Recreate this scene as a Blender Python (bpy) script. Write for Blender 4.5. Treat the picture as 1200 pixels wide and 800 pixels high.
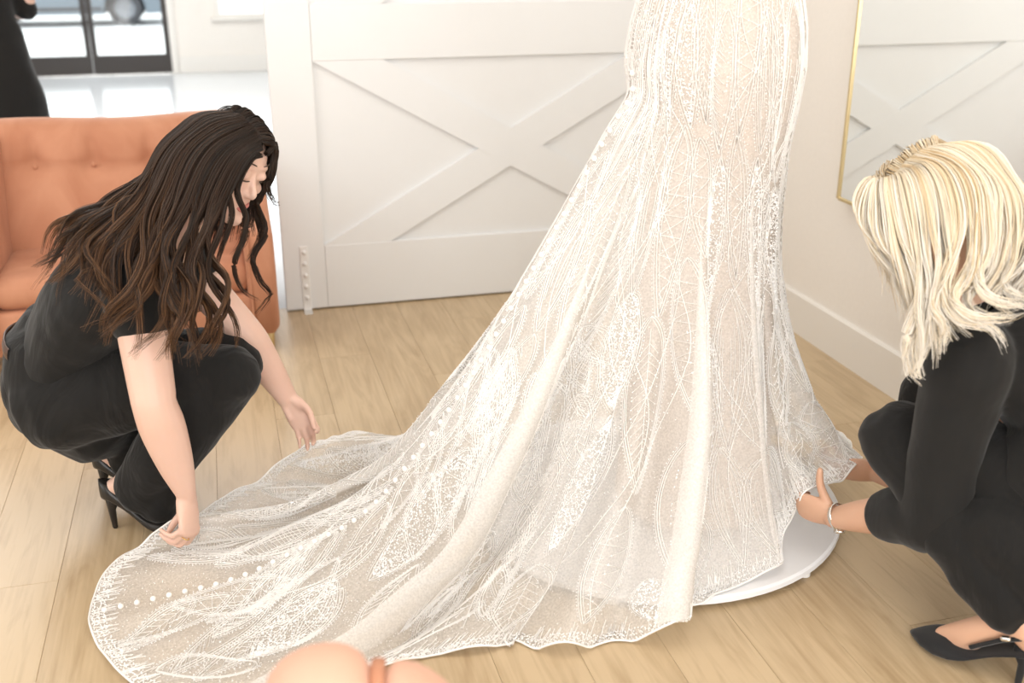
import bpy, bmesh, math, random
import numpy as np
from mathutils import Vector, Matrix, noise

# ------------------------------------------------------------------ scene, camera, world, lights
for o in list(bpy.data.objects):
    bpy.data.objects.remove(o)
scn = bpy.context.scene
COL = scn.collection
random.seed(7)
RNG = np.random.default_rng(11)

FPX = 1246.0
PITCH = math.radians(20.9)
YAW = math.radians(15.2)
CAMH = 1.38
cam_d = bpy.data.cameras.new('camera')
cam = bpy.data.objects.new('camera', cam_d)
COL.objects.link(cam)
cam.location = (0, 0, CAMH)
cam.rotation_euler = (math.pi / 2 - PITCH, 0, -YAW)
cam_d.sensor_width = 36.0
cam_d.lens = 36.0 * FPX / 1200.0
cam_d.clip_start = 0.05
cam_d.clip_end = 200
cam_d.dof.use_dof = True
cam_d.dof.focus_distance = 2.5
cam_d.dof.aperture_fstop = 2.6
scn.camera = cam

world = bpy.data.worlds.new('daylight')
scn.world = world
world.use_nodes = True
wn = world.node_tree.nodes
wn['Background'].inputs['Color'].default_value = (0.93, 0.97, 1.0, 1)
wn['Background'].inputs['Strength'].default_value = 3.0


def area_light(name, loc, rot, sx, sy, power, col):
    d = bpy.data.lights.new(name, 'AREA')
    d.shape = 'RECTANGLE'
    d.size = sx
    d.size_y = sy
    d.energy = power
    d.color = col
    o = bpy.data.objects.new(name, d)
    o.location = loc
    o.rotation_euler = rot
    COL.objects.link(o)
    return o


# unseen area lights added to fill the room from behind, the left and above
area_light('rear_fill_light', (-0.2, -2.3, 1.5), (math.radians(84), 0, 0), 4.0, 2.2, 122, (0.97, 0.985, 1.0))  # added fill behind the camera, lifts the front of the gown
area_light('side_fill_light', (-3.9, 1.4, 1.6), (math.radians(80), 0, math.radians(-90)), 3.2, 2.0, 45, (0.97, 0.985, 1.0))
area_light('ceiling_fill_light', (0.7, 2.2, 2.86), (0, 0, 0), 2.2, 2.2, 20, (1.0, 0.965, 0.92))
area_light('ceiling_fill_light', (-2.0, 2.6, 2.86), (0, 0, 0), 2.0, 2.0, 20, (1.0, 0.965, 0.92))
area_light('ceiling_fill_light', (-1.0, 8.0, 2.86), (0, 0, 0), 3.0, 4.0, 150, (1.0, 0.985, 0.97))  # added overhead fill that brightens the front room

scn.view_settings.view_transform = 'Standard'
scn.view_settings.look = 'None'
scn.view_settings.gamma = 1.0
scn.view_settings.use_curve_mapping = False
scn.view_settings.exposure = 0.36

# ------------------------------------------------------------------ measuring helpers
_fw = np.array([math.sin(YAW) * math.cos(PITCH), math.cos(YAW) * math.cos(PITCH), -math.sin(PITCH)])
_rt = np.array([math.cos(YAW), -math.sin(YAW), 0.0])
_up = np.cross(_rt, _fw)
_to = -_fw
_C = np.array([0, 0, CAMH])


def _ray(x, y):
    return _fw + _rt * (x - 600) / FPX - _up * (y - 400) / FPX


def gz(x, y, z=0.0):
    d = _ray(x, y)
    return _C + d * (z - CAMH) / d[2]


def gd(x, y, depth):
    return _C + _ray(x, y) * depth


def cdir(r, u, t):
    v = _rt * r + _up * u + _to * t
    return v / np.linalg.norm(v)


# ------------------------------------------------------------------ object helpers
def tag(o, label=None, cat=None, group=None, kind=None):
    if label:
        o['label'] = label
    if cat:
        o['category'] = cat
    if group:
        o['group'] = group
    if kind:
        o['kind'] = kind
    return o


def thing(name, label, cat, loc=(0, 0, 0), group=None, kind=None):
    o = bpy.data.objects.new(name, None)
    o.empty_display_size = 0.1
    o.location = loc
    COL.objects.link(o)
    return tag(o, label, cat, group, kind)


def set_parent(o, parent):
    if parent is not None:
        o.parent = parent
        o.matrix_parent_inverse = Matrix.Translation(-Vector(parent.location)) if parent.parent is None else parent_inv(parent)
    return o


def parent_inv(p):
    m = Matrix.Identity(4)
    # parts are meshes with vertices in world space; only top-level empties carry a location
    q = p
    while q.parent is not None:
        q = q.parent
    return Matrix.Identity(4)


def mesh_obj(name, verts, faces, mat=None, parent=None, smooth=True, uv=None):
    me = bpy.data.meshes.new(name)
    me.from_pydata([tuple(map(float, v)) for v in verts], [], [tuple(int(i) for i in f) for f in faces])
    if smooth:
        me.polygons.foreach_set('use_smooth', [True] * len(me.polygons))
    me.update()
    o = bpy.data.objects.new(name, me)
    COL.objects.link(o)
    if mat is not None:
        me.materials.append(mat)
    return set_parent(o, parent)


class MB:
    """collects shapes into one mesh"""

    def __init__(self):
        self.v = []
        self.f = []

    def add(self, v, f):
        n = len(self.v)
        self.v.extend([tuple(map(float, p)) for p in v])
        self.f.extend([tuple(i + n for i in q) for q in f])

    def box(self, lo, hi, bev=0.0, seg=2):
        lo = np.minimum(lo, hi); hi2 = np.maximum(lo, hi)
        bm = bmesh.new()
        bmesh.ops.create_cube(bm, size=1.0)
        c = [(lo[i] + hi2[i]) / 2 for i in range(3)]
        s = [max(hi2[i] - lo[i], 1e-4) for i in range(3)]
        for v in bm.verts:
            v.co = Vector([v.co[i] * s[i] + c[i] for i in range(3)])
        if bev > 0:
            bmesh.ops.bevel(bm, geom=bm.edges[:], offset=min(bev, min(s) * 0.49), segments=seg, profile=0.5, affect='EDGES')
        bm.verts.index_update()
        self.add([v.co[:] for v in bm.verts], [[v.index for v in f.verts] for f in bm.faces])
        bm.free()

    def prism(self, poly, axis, a, b):
        """extrude a polygon (2-D points) along an axis between a and b"""
        n = len(poly)

        def mk(p, t):
            q = list(p)
            q.insert(axis, t)
            return q
        v = [mk(p, a) for p in poly] + [mk(p, b) for p in poly]
        f = [tuple(range(n - 1, -1, -1)), tuple(range(n, 2 * n))]
        f += [(i, (i + 1) % n, n + (i + 1) % n, n + i) for i in range(n)]
        self.add(v, f)

    def lathe(self, prof, c, n=24, axis=2):
        v = []
        f = []
        m = len(prof)
        for i in range(n):
            a = 2 * math.pi * i / n
            for r, z in prof:
                p = [r * math.cos(a), r * math.sin(a)]
                p.insert(axis, z)
                v.append((p[0] + c[0], p[1] + c[1], p[2] + c[2]))
        for i in range(n):
            for j in range(m - 1):
                f.append((i * m + j, ((i + 1) % n) * m + j, ((i + 1) % n) * m + j + 1, i * m + j + 1))
        self.add(v, f)

    def tube(self, pts, rad, n=8, hint=None, caps=True, closed=False):
        v, f = tube_geo(pts, rad, n, hint, caps, closed)
        self.add(v, f)

    def ball(self, c, r, n=10, m=6):
        if not hasattr(r, '__len__'):
            r = (r, r, r)
        v = [(c[0], c[1], c[2] - r[2])]
        f = []
        for j in range(1, m):
            ph = -math.pi / 2 + math.pi * j / m
            for i in range(n):
                a = 2 * math.pi * i / n
                v.append((c[0] + r[0] * math.cos(ph) * math.cos(a), c[1] + r[1] * math.cos(ph) * math.sin(a), c[2] + r[2] * math.sin(ph)))
        v.append((c[0], c[1], c[2] + r[2]))
        for i in range(n):
            f.append((0, 1 + (i + 1) % n, 1 + i))
            for j in range(m - 2):
                a = 1 + j * n
                f.append((a + i, a + (i + 1) % n, a + n + (i + 1) % n, a + n + i))
            f.append((len(v) - 1, 1 + (m - 2) * n + i, 1 + (m - 2) * n + (i + 1) % n))
        self.add(v, f)

    def build(self, name, mat=None, parent=None, smooth=False):
        return mesh_obj(name, self.v, self.f, mat, parent, smooth)


def catmull(pts, n):
    """resample control rows (any width) with a Catmull-Rom spline, n samples per span"""
    P = np.asarray(pts, float)
    if len(P) < 3:
        t = np.linspace(0, 1, n + 1)[:, None]
        return P[0] * (1 - t) + P[-1] * t
    Q = np.vstack([2 * P[0] - P[1], P, 2 * P[-1] - P[-2]])
    out = []
    for i in range(1, len(Q) - 2):
        p0, p1, p2, p3 = Q[i - 1], Q[i], Q[i + 1], Q[i + 2]
        for t in np.arange(n) / n:
            out.append(0.5 * ((2 * p1) + (-p0 + p2) * t + (2 * p0 - 5 * p1 + 4 * p2 - p3) * t * t + (-p0 + 3 * p1 - 3 * p2 + p3) * t ** 3))
    out.append(P[-1])
    return np.array(out)


def tube_geo(pts, rad, n=8, hint=None, caps=True, closed=False):
    """loft along a polyline; rad: scalar, list, or list of (ra, rb); hint = direction of the ra axis"""
    P = np.asarray(pts, float)
    m = len(P)
    R = np.asarray(rad, float)
    if R.ndim == 0:
        R = np.full((m, 2), float(R))
    elif R.ndim == 1:
        R = np.stack([R, R], 1)
    T = np.gradient(P, axis=0)
    T /= (np.linalg.norm(T, axis=1, keepdims=True) + 1e-12)
    h = np.array(hint if hint is not None else ((0, 0, 1) if abs(T[0][2]) < 0.9 else (1, 0, 0)), float)
    if h.ndim == 1:
        A = np.zeros((m, 3))
        a = h - T[0] * (h @ T[0])
        a /= np.linalg.norm(a) + 1e-12
        for i in range(m):
            if hint is not None:
                b = h - T[i] * (h @ T[i])
                if np.linalg.norm(b) > 0.2:
                    a = b
            a = a - T[i] * (a @ T[i])
            a /= np.linalg.norm(a) + 1e-12
            A[i] = a
    else:
        A = h - T * (h * T).sum(1, keepdims=True)
        A /= np.linalg.norm(A, axis=1, keepdims=True) + 1e-12
    B = np.cross(T, A)
    rings = []
    ang = np.linspace(0, 2 * math.pi, n, endpoint=False)
    ca, sa = np.cos(ang), np.sin(ang)

    def ring(c, a, b, ra, rb):
        return c + np.outer(ca * ra, a) + np.outer(sa * rb, b)
    rr = []
    if caps:
        rm = R[0].mean()
        for k in (0.92, 0.5):
            s = math.sqrt(1 - k * k)
            rr.append(ring(P[0] - T[0] * rm * k * 0.9, A[0], B[0], R[0][0] * s, R[0][1] * s))
    for i in range(m):
        rr.append(ring(P[i], A[i], B[i], R[i][0], R[i][1]))
    if caps:
        rm = R[-1].mean()
        for k in (0.5, 0.92):
            s = math.sqrt(1 - k * k)
            rr.append(ring(P[-1] + T[-1] * rm * k * 0.9, A[-1], B[-1], R[-1][0] * s, R[-1][1] * s))
    V = np.concatenate(rr)
    M = len(rr)
    F = []
    for i in range(M - 1):
        for j in range(n):
            F.append((i * n + j, i * n + (j + 1) % n, (i + 1) * n + (j + 1) % n, (i + 1) * n + j))
    if caps:
        F.append(tuple(range(n - 1, -1, -1)))
        F.append(tuple(range((M - 1) * n, M * n)))
    return V, F


# ------------------------------------------------------------------ materials
def new_mat(name):
    m = bpy.data.materials.new(name)
    m.use_nodes = True
    nt = m.node_tree
    return m, nt, nt.nodes['Principled BSDF']


def add(nt, t, **kw):
    n = nt.nodes.new(t)
    for k, v in kw.items():
        setattr(n, k, v)
    return n


def plain(name, col, rough=0.5, metal=0.0, var=0.0, scale=20.0, bump=0.0, sheen=0.0, spec=0.5, coords='Object'):
    m, nt, b = new_mat(name)
    b.inputs['Base Color'].default_value = (*col, 1)
    b.inputs['Roughness'].default_value = rough
    b.inputs['Metallic'].default_value = metal
    b.inputs['Specular IOR Level'].default_value = spec
    if sheen:
        b.inputs['Sheen Weight'].default_value = sheen
        b.inputs['Sheen Roughness'].default_value = 0.4
    if var or bump:
        tc = add(nt, 'ShaderNodeTexCoord')
        nz = add(nt, 'ShaderNodeTexNoise')
        nz.inputs['Scale'].default_value = scale
        nz.inputs['Detail'].default_value = 5
        nt.links.new(tc.outputs[coords], nz.inputs['Vector'])
        if var:
            mx = add(nt, 'ShaderNodeMix', data_type='RGBA')
            mx.inputs[6].default_value = (*[c * (1 - var) for c in col], 1)
            mx.inputs[7].default_value = (*[min(1, c * (1 + var)) for c in col], 1)
            nt.links.new(nz.outputs['Fac'], mx.inputs[0])
            nt.links.new(mx.outputs[2], b.inputs['Base Color'])
        if bump:
            bp = add(nt, 'ShaderNodeBump')
            bp.inputs['Strength'].default_value = bump
            bp.inputs['Distance'].default_value = 0.01
            nt.links.new(nz.outputs['Fac'], bp.inputs['Height'])
            nt.links.new(bp.outputs['Normal'], b.inputs['Normal'])
    return m


def plank_mat(name, light, dark):
    m, nt, b = new_mat(name)
    tc = add(nt, 'ShaderNodeTexCoord')
    oi = add(nt, 'ShaderNodeObjectInfo')
    mp = add(nt, 'ShaderNodeMapping')
    mp.inputs['Scale'].default_value = (6.5, 0.9, 1)
    off = add(nt, 'ShaderNodeVectorMath', operation='MULTIPLY_ADD')
    cb = add(nt, 'ShaderNodeCombineXYZ')
    for i in range(3):
        nt.links.new(oi.outputs['Random'], cb.inputs[i])
    off.inputs[1].default_value = (37, 53, 11)
    nt.links.new(cb.outputs[0], off.inputs[0])
    nt.links.new(tc.outputs['Object'], off.inputs[2])
    nt.links.new(off.outputs[0], mp.inputs['Vector'])
    n1 = add(nt, 'ShaderNodeTexNoise')
    n1.inputs['Scale'].default_value = 2.2
    n1.inputs['Detail'].default_value = 6
    n1.inputs['Distortion'].default_value = 2.2
    nt.links.new(mp.outputs[0], n1.inputs['Vector'])
    mp2 = add(nt, 'ShaderNodeMapping')
    mp2.inputs['Scale'].default_value = (90, 2.2, 1)
    nt.links.new(off.outputs[0], mp2.inputs['Vector'])
    n2 = add(nt, 'ShaderNodeTexNoise')
    n2.inputs['Scale'].default_value = 1.4
    n2.inputs['Detail'].default_value = 4
    nt.links.new(mp2.outputs[0], n2.inputs['Vector'])
    ad = add(nt, 'ShaderNodeMath', operation='MULTIPLY_ADD')
    ad.inputs[1].default_value = 0.45
    nt.links.new(n2.outputs['Fac'], ad.inputs[0])
    nt.links.new(n1.outputs['Fac'], ad.inputs[2])
    ad2 = add(nt, 'ShaderNodeMath', operation='MULTIPLY_ADD')
    ad2.inputs[1].default_value = 0.22
    nt.links.new(oi.outputs['Random'], ad2.inputs[0])
    nt.links.new(ad.outputs[0], ad2.inputs[2])
    cr = add(nt, 'ShaderNodeValToRGB')
    cr.color_ramp.elements[0].position = 0.48
    cr.color_ramp.elements[0].color = (*dark, 1)
    cr.color_ramp.elements[1].position = 0.95
    cr.color_ramp.elements[1].color = (*light, 1)
    nt.links.new(ad2.outputs[0], cr.inputs[0])
    nt.links.new(cr.outputs[0], b.inputs['Base Color'])
    b.inputs['Roughness'].default_value = 0.34
    bp = add(nt, 'ShaderNodeBump')
    bp.inputs['Strength'].default_value = 0.06
    bp.inputs['Distance'].default_value = 0.004
    nt.links.new(n2.outputs['Fac'], bp.inputs['Height'])
    nt.links.new(bp.outputs['Normal'], b.inputs['Normal'])
    return m


M = {}
M['wall'] = plain('wall_paint', (0.86, 0.815, 0.755), 0.7, var=0.03, scale=60, bump=0.03)
M['white_wall'] = plain('white_wall_paint', (0.83, 0.81, 0.78), 0.7, var=0.02, scale=30)
M['door_paint'] = plain('white_door_paint', (0.78, 0.785, 0.785), 0.42, var=0.012, scale=9)
M['trim'] = plain('white_trim_paint', (0.83, 0.80, 0.75), 0.4)
M['ceiling'] = plain('ceiling_paint', (0.86, 0.85, 0.83), 0.8)
M['plank'] = plank_mat('light_oak_plank', (0.555, 0.42, 0.26), (0.385, 0.27, 0.15))
M['joint'] = plain('oak_joint', (0.24, 0.16, 0.09), 0.8)
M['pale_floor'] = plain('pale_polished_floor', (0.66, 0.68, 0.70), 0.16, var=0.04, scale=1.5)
M['brass'] = plain('brushed_brass', (0.70, 0.57, 0.33), 0.36, 1.0)
M['mirror'] = plain('mirror_silver', (0.93, 0.95, 0.94), 0.015, 1.0)
M['black_metal'] = plain('dark_bronze_metal', (0.045, 0.038, 0.035), 0.45)
M['steel'] = plain('polished_steel', (0.75, 0.74, 0.72), 0.22, 1.0)
M['white_plastic'] = plain('white_plastic', (0.82, 0.81, 0.79), 0.4)
M['platform'] = plain('white_lacquer', (0.86, 0.87, 0.89), 0.35)
M['asphalt'] = plain('pale_asphalt', (0.55, 0.55, 0.55), 0.9, var=0.08, scale=3)
M['kerb'] = plain('pale_concrete', (0.62, 0.61, 0.6), 0.9, var=0.06, scale=5)
M['car_paint'] = plain('grey_car_paint', (0.16, 0.19, 0.22), 0.25, 0.4)
M['tyre'] = plain('tyre_rubber', (0.05, 0.05, 0.055), 0.8)
M['rim'] = plain('wheel_alloy', (0.22, 0.23, 0.25), 0.45, 0.3)
M['car_glass'] = plain('car_glass', (0.06, 0.08, 0.09), 0.08)


def velvet(name, col, col2, scale=6.0):
    m, nt, b = new_mat(name)
    tc = add(nt, 'ShaderNodeTexCoord')
    mp = add(nt, 'ShaderNodeMapping')
    mp.inputs['Scale'].default_value = (1, 1, 0.45)
    nt.links.new(tc.outputs['Object'], mp.inputs[0])
    n1 = add(nt, 'ShaderNodeTexNoise')
    n1.inputs['Scale'].default_value = scale
    n1.inputs['Detail'].default_value = 6
    n1.inputs['Distortion'].default_value = 0.7
    nt.links.new(mp.outputs[0], n1.inputs['Vector'])
    cr = add(nt, 'ShaderNodeValToRGB')
    cr.color_ramp.elements[0].position = 0.32
    cr.color_ramp.elements[0].color = (*col2, 1)
    cr.color_ramp.elements[1].position = 0.68
    cr.color_ramp.elements[1].color = (*col, 1)
    nt.links.new(n1.outputs['Fac'], cr.inputs[0])
    nt.links.new(cr.outputs[0], b.inputs['Base Color'])
    b.inputs['Roughness'].default_value = 0.75
    b.inputs['Specular IOR Level'].default_value = 0.2
    b.inputs['Sheen Weight'].default_value = 0.25
    b.inputs['Sheen Roughness'].default_value = 0.35
    b.inputs['Sheen Tint'].default_value = (1.0, 0.75, 0.6, 1)
    return m


M['velvet'] = velvet('coral_velvet', (0.58, 0.285, 0.175), (0.46, 0.20, 0.115))
M['velvet_pink'] = velvet('blush_velvet', (0.70, 0.42, 0.31), (0.64, 0.37, 0.27), 4.0)

m, nt, b = new_mat('clear_glass')
nt.nodes.remove(b)
g1 = add(nt, 'ShaderNodeBsdfTransparent')
g1.inputs[0].default_value = (0.97, 0.985, 0.98, 1)
g2 = add(nt, 'ShaderNodeBsdfGlossy')
g2.inputs['Roughness'].default_value = 0.02
gm = add(nt, 'ShaderNodeMixShader')
gm.inputs[0].default_value = 0.05
nt.links.new(g1.outputs[0], gm.inputs[1])
nt.links.new(g2.outputs[0], gm.inputs[2])
nt.links.new(gm.outputs[0], nt.nodes['Material Output'].inputs['Surface'])
M['glass'] = m

# white wallpaper printed with orange blossoms
m, nt, b = new_mat('blossom_wallpaper')
tc = add(nt, 'ShaderNodeTexCoord')
vr = add(nt, 'ShaderNodeTexVoronoi')
vr.inputs['Scale'].default_value = 9
nzz = add(nt, 'ShaderNodeTexNoise')
nzz.inputs['Scale'].default_value = 22
mxv = add(nt, 'ShaderNodeMix', data_type='RGBA')
mxv.inputs[0].default_value = 0.06
nt.links.new(tc.outputs['Object'], nzz.inputs['Vector'])
nt.links.new(tc.outputs['Object'], mxv.inputs[6])
nt.links.new(nzz.outputs['Color'], mxv.inputs[7])
nt.links.new(mxv.outputs[2], vr.inputs['Vector'])
cr = add(nt, 'ShaderNodeValToRGB')
cr.color_ramp.interpolation = 'CONSTANT'
cr.color_ramp.elements[0].color = (0.80, 0.16, 0.05, 1)
cr.color_ramp.elements[1].position = 0.33
cr.color_ramp.elements[1].color = (0.86, 0.86, 0.86, 1)
nt.links.new(vr.outputs['Distance'], cr.inputs[0])
nt.links.new(cr.outputs[0], b.inputs['Base Color'])
b.inputs['Roughness'].default_value = 0.7
M['blossom'] = m

# ------------------------------------------------------------------ the room
XW = 2.0          # right wall
YD = 4.03         # face of the barn door
YS = 12.2         # shop front


def struct(name, mb, mat, label=None, smooth=False):
    o = mb.build(name, mat, None, smooth)
    return tag(o, label, None, None, 'structure')


mb = MB(); mb.box((-6, -2.6, -0.12), (6, YS + 0.15, -0.004))
floor = struct('floor', mb, M['joint'], 'light oak plank floor of the fitting room')
# planks run along +Y; the ones the photo can tell apart are pieces of their own
PW = 0.178
plank_meshes = {}
far_mb = MB()


def plank(x0, y0, y1):
    L = round(y1 - y0, 3)
    if L < 0.02:
        return
    near = y0 < 4.6 and y1 > 0.7 and -1.7 < x0 < 2.0
    if not near:
        far_mb.box((x0 + 0.0004, y0 + 0.0004, -0.004), (x0 + PW - 0.0004, y1 - 0.0004, 0.0))
        return
    me = plank_meshes.get(L)
    if me is None:
        t = MB()
        t.box((0.0003, 0.0004, -0.004), (PW - 0.0003, L - 0.0004, 0.0), 0.0005, 1)
        o = t.build('plank', M['plank'], floor)
        plank_meshes[L] = o.data
    else:
        o = bpy.data.objects.new('plank', me)
        COL.objects.link(o)
        o.parent = floor
    o.location = (x0, y0, 0)


xi = 0
x = -6.0 + 0.025
while x < 6:
    y = -2.6 - [0.0, 0.66, 0.25, 0.95, 0.47][xi % 5]
    while y < YD + 0.05:
        y1 = y + 1.22
        plank(x, max(y, -2.6), min(y1, YD + 0.05))
        y = y1
    x += PW
    xi += 1
fo = far_mb.build('plank_field', M['plank'], floor)
fo['kind'] = 'stuff'

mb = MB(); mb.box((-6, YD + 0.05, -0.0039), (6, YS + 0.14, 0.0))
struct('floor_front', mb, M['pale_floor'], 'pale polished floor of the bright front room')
mb = MB(); mb.box((-6, -2.6, 2.9), (6, YS + 0.15, 3.0))
struct('ceiling', mb, M['ceiling'])
mb = MB(); mb.box((XW, -2.6, 0), (XW + 0.12, YD + 0.16, 2.9))
struct('wall_right', mb, M['wall'], 'warm cream wall carrying the brass framed mirror')
mb = MB(); mb.box((0.26, YD + 0.05, 0), (XW, YD + 0.16, 2.9))
struct('wall_back', mb, M['white_wall'], 'white partition wall behind the barn door')
mb = MB(); mb.box((0.225, YD + 0.052, 0), (0.259, YD + 0.30, 2.9))
tag(mb.build('trim_1', M['blossom']), 'white end of the partition wall papered with orange blossoms', None, None, 'structure')
mb = MB(); mb.box((-6.1, -2.6, 0), (-6, YS + 0.15, 2.9))
struct('wall_left', mb, M['white_wall'])
mb = MB(); mb.box((-6, -2.7, 0), (6, -2.6, 2.9))
struct('wall_camera_side', mb, M['white_wall'])
mb = MB(); mb.box((6, YD + 0.16, 0), (6.1, YS + 0.15, 2.9))
struct('wall_far_right', mb, M['white_wall'])
# baseboard on the right wall with a small chamfer
mb = MB()
mb.prism([(XW - 0.014, 0.0), (XW - 0.0005, 0.0), (XW - 0.0005, 0.152), (XW - 0.008, 0.152), (XW - 0.014, 0.144)], 1, -2.59, YD - 0.045)
# prism along Y wants (x, z) points
struct('baseboard_right', mb, M['trim'], 'tall white baseboard along the cream wall')

# shop front wall with a glazed double door and a window
mb = MB()
DX0, DX1 = -2.04, -0.44
mb.box((-6, YS, 0), (DX0, YS + 0.15, 2.9))
mb.box((DX0, YS, 2.2), (DX1, YS + 0.15, 2.9))
mb.box((DX1, YS, 0), (0.05, YS + 0.15, 2.9))
mb.box((0.05, YS, 0), (1.6, YS + 0.15, 0.56))
mb.box((0.05, YS, 2.2), (1.6, YS + 0.15, 2.9))
mb.box((1.6, YS, 0), (6, YS + 0.15, 2.9))
struct('wall_front', mb, M['wall'], 'pale shop front wall with glazed doors onto the street')
mb = MB()
mb.box((DX1 + 0.07, YS - 0.016, 0), (6, YS - 0.001, 0.175), 0.004)
struct('baseboard_front', mb, M['trim'])
mb = MB()
mb.box((-6, YS - 0.016, 0), (DX0 - 0.08, YS - 0.001, 0.175), 0.004)
struct('baseboard_front_left', mb, M['trim'])
mb = MB()
for xa, xb in ((DX1 - 0.001, DX1 + 0.065), (DX0 - 0.075, DX0 - 0.01)):
    mb.box((xa, YS - 0.03, 0), (xb, YS - 0.0005, 2.26), 0.004)
struct('trim_2', mb, M['trim'])
dd = thing('door_1', 'glazed double shop door with dark metal frame at the street', None, ((DX0 + DX1) / 2, YS, 0), kind='structure')
mid = (DX0 + DX1) / 2
for xa, xb in ((DX0 + 0.005, mid - 0.003), (mid + 0.003, DX1 - 0.005)):
    leaf = MB()
    leaf.box((xa, YS + 0.03, 0.012), (xb, YS + 0.08, 0.2), 0.004)
    leaf.box((xa, YS + 0.03, 0.2), (xa + 0.055, YS + 0.08, 2.19), 0.004)
    leaf.box((xb - 0.055, YS + 0.03, 0.2), (xb, YS + 0.08, 2.19), 0.004)
    leaf.box((xa + 0.055, YS + 0.03, 2.09), (xb - 0.055, YS + 0.08, 2.19), 0.004)
    lf = leaf.build('door_leaf', M['black_metal'], dd)
    pn = MB(); pn.box((xa + 0.055, YS + 0.05, 0.2), (xb - 0.055, YS + 0.058, 2.09))
    pn.build('pane', M['glass'], lf)
mb = MB()
mb.tube([(mid + 0.05, YS + 0.0, 0.9), (mid + 0.05, YS - 0.03, 0.95), (mid + 0.05, YS - 0.03, 1.25), (mid + 0.05, YS + 0.0, 1.3)], 0.012)
mb.build('door_handle', M['steel'], dd, True)
mb = MB(); mb.box((DX0, YS - 0.05, 0.0005), (DX1, YS + 0.14, 0.011), 0.004)
mb.build('threshold', M['steel'], dd)
w1 = thing('window_1', 'low shop window with white frame beside the glazed door', None, (0.8, YS, 0.56), kind='structure')
mb = MB()
for lo, hi in (((0.05, YS - 0.02, 0.56), (0.10, YS + 0.06, 2.2)), ((1.55, YS - 0.02, 0.56), (1.6, YS + 0.06, 2.2)), ((0.10, YS - 0.02, 0.56), (1.55, YS + 0.06, 0.605)), ((0.10, YS - 0.02, 2.15), (1.55, YS + 0.06, 2.2)), ((0.80, YS - 0.0, 0.605), (0.84, YS + 0.05, 2.15))):
    mb.box(lo, hi, 0.004)
fr = mb.build('window_frame', M['trim'], w1)
for xa, xb in ((0.10, 0.80), (0.84, 1.55)):
    mb = MB(); mb.box((xa, YS + 0.02, 0.605), (xb, YS + 0.026, 2.15)); mb.build('pane', M['glass'], w1)
mb = MB(); mb.box((0.0, YS - 0.06, 0.535), (1.65, YS - 0.001, 0.56), 0.005)
mb.build('window_sill', M['trim'], w1)

# street outside
mb = MB(); mb.box((-14, YS + 0.16, -0.14), (14, 17.6, -0.02))
struct('pavement', mb, M['kerb'], 'pale pavement in front of the shop')
mb = MB(); mb.box((-20, 17.6, -0.45), (20, 60, -0.30))
struct('street', mb, M['asphalt'], 'sunlit pale street outside the shop')


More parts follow.
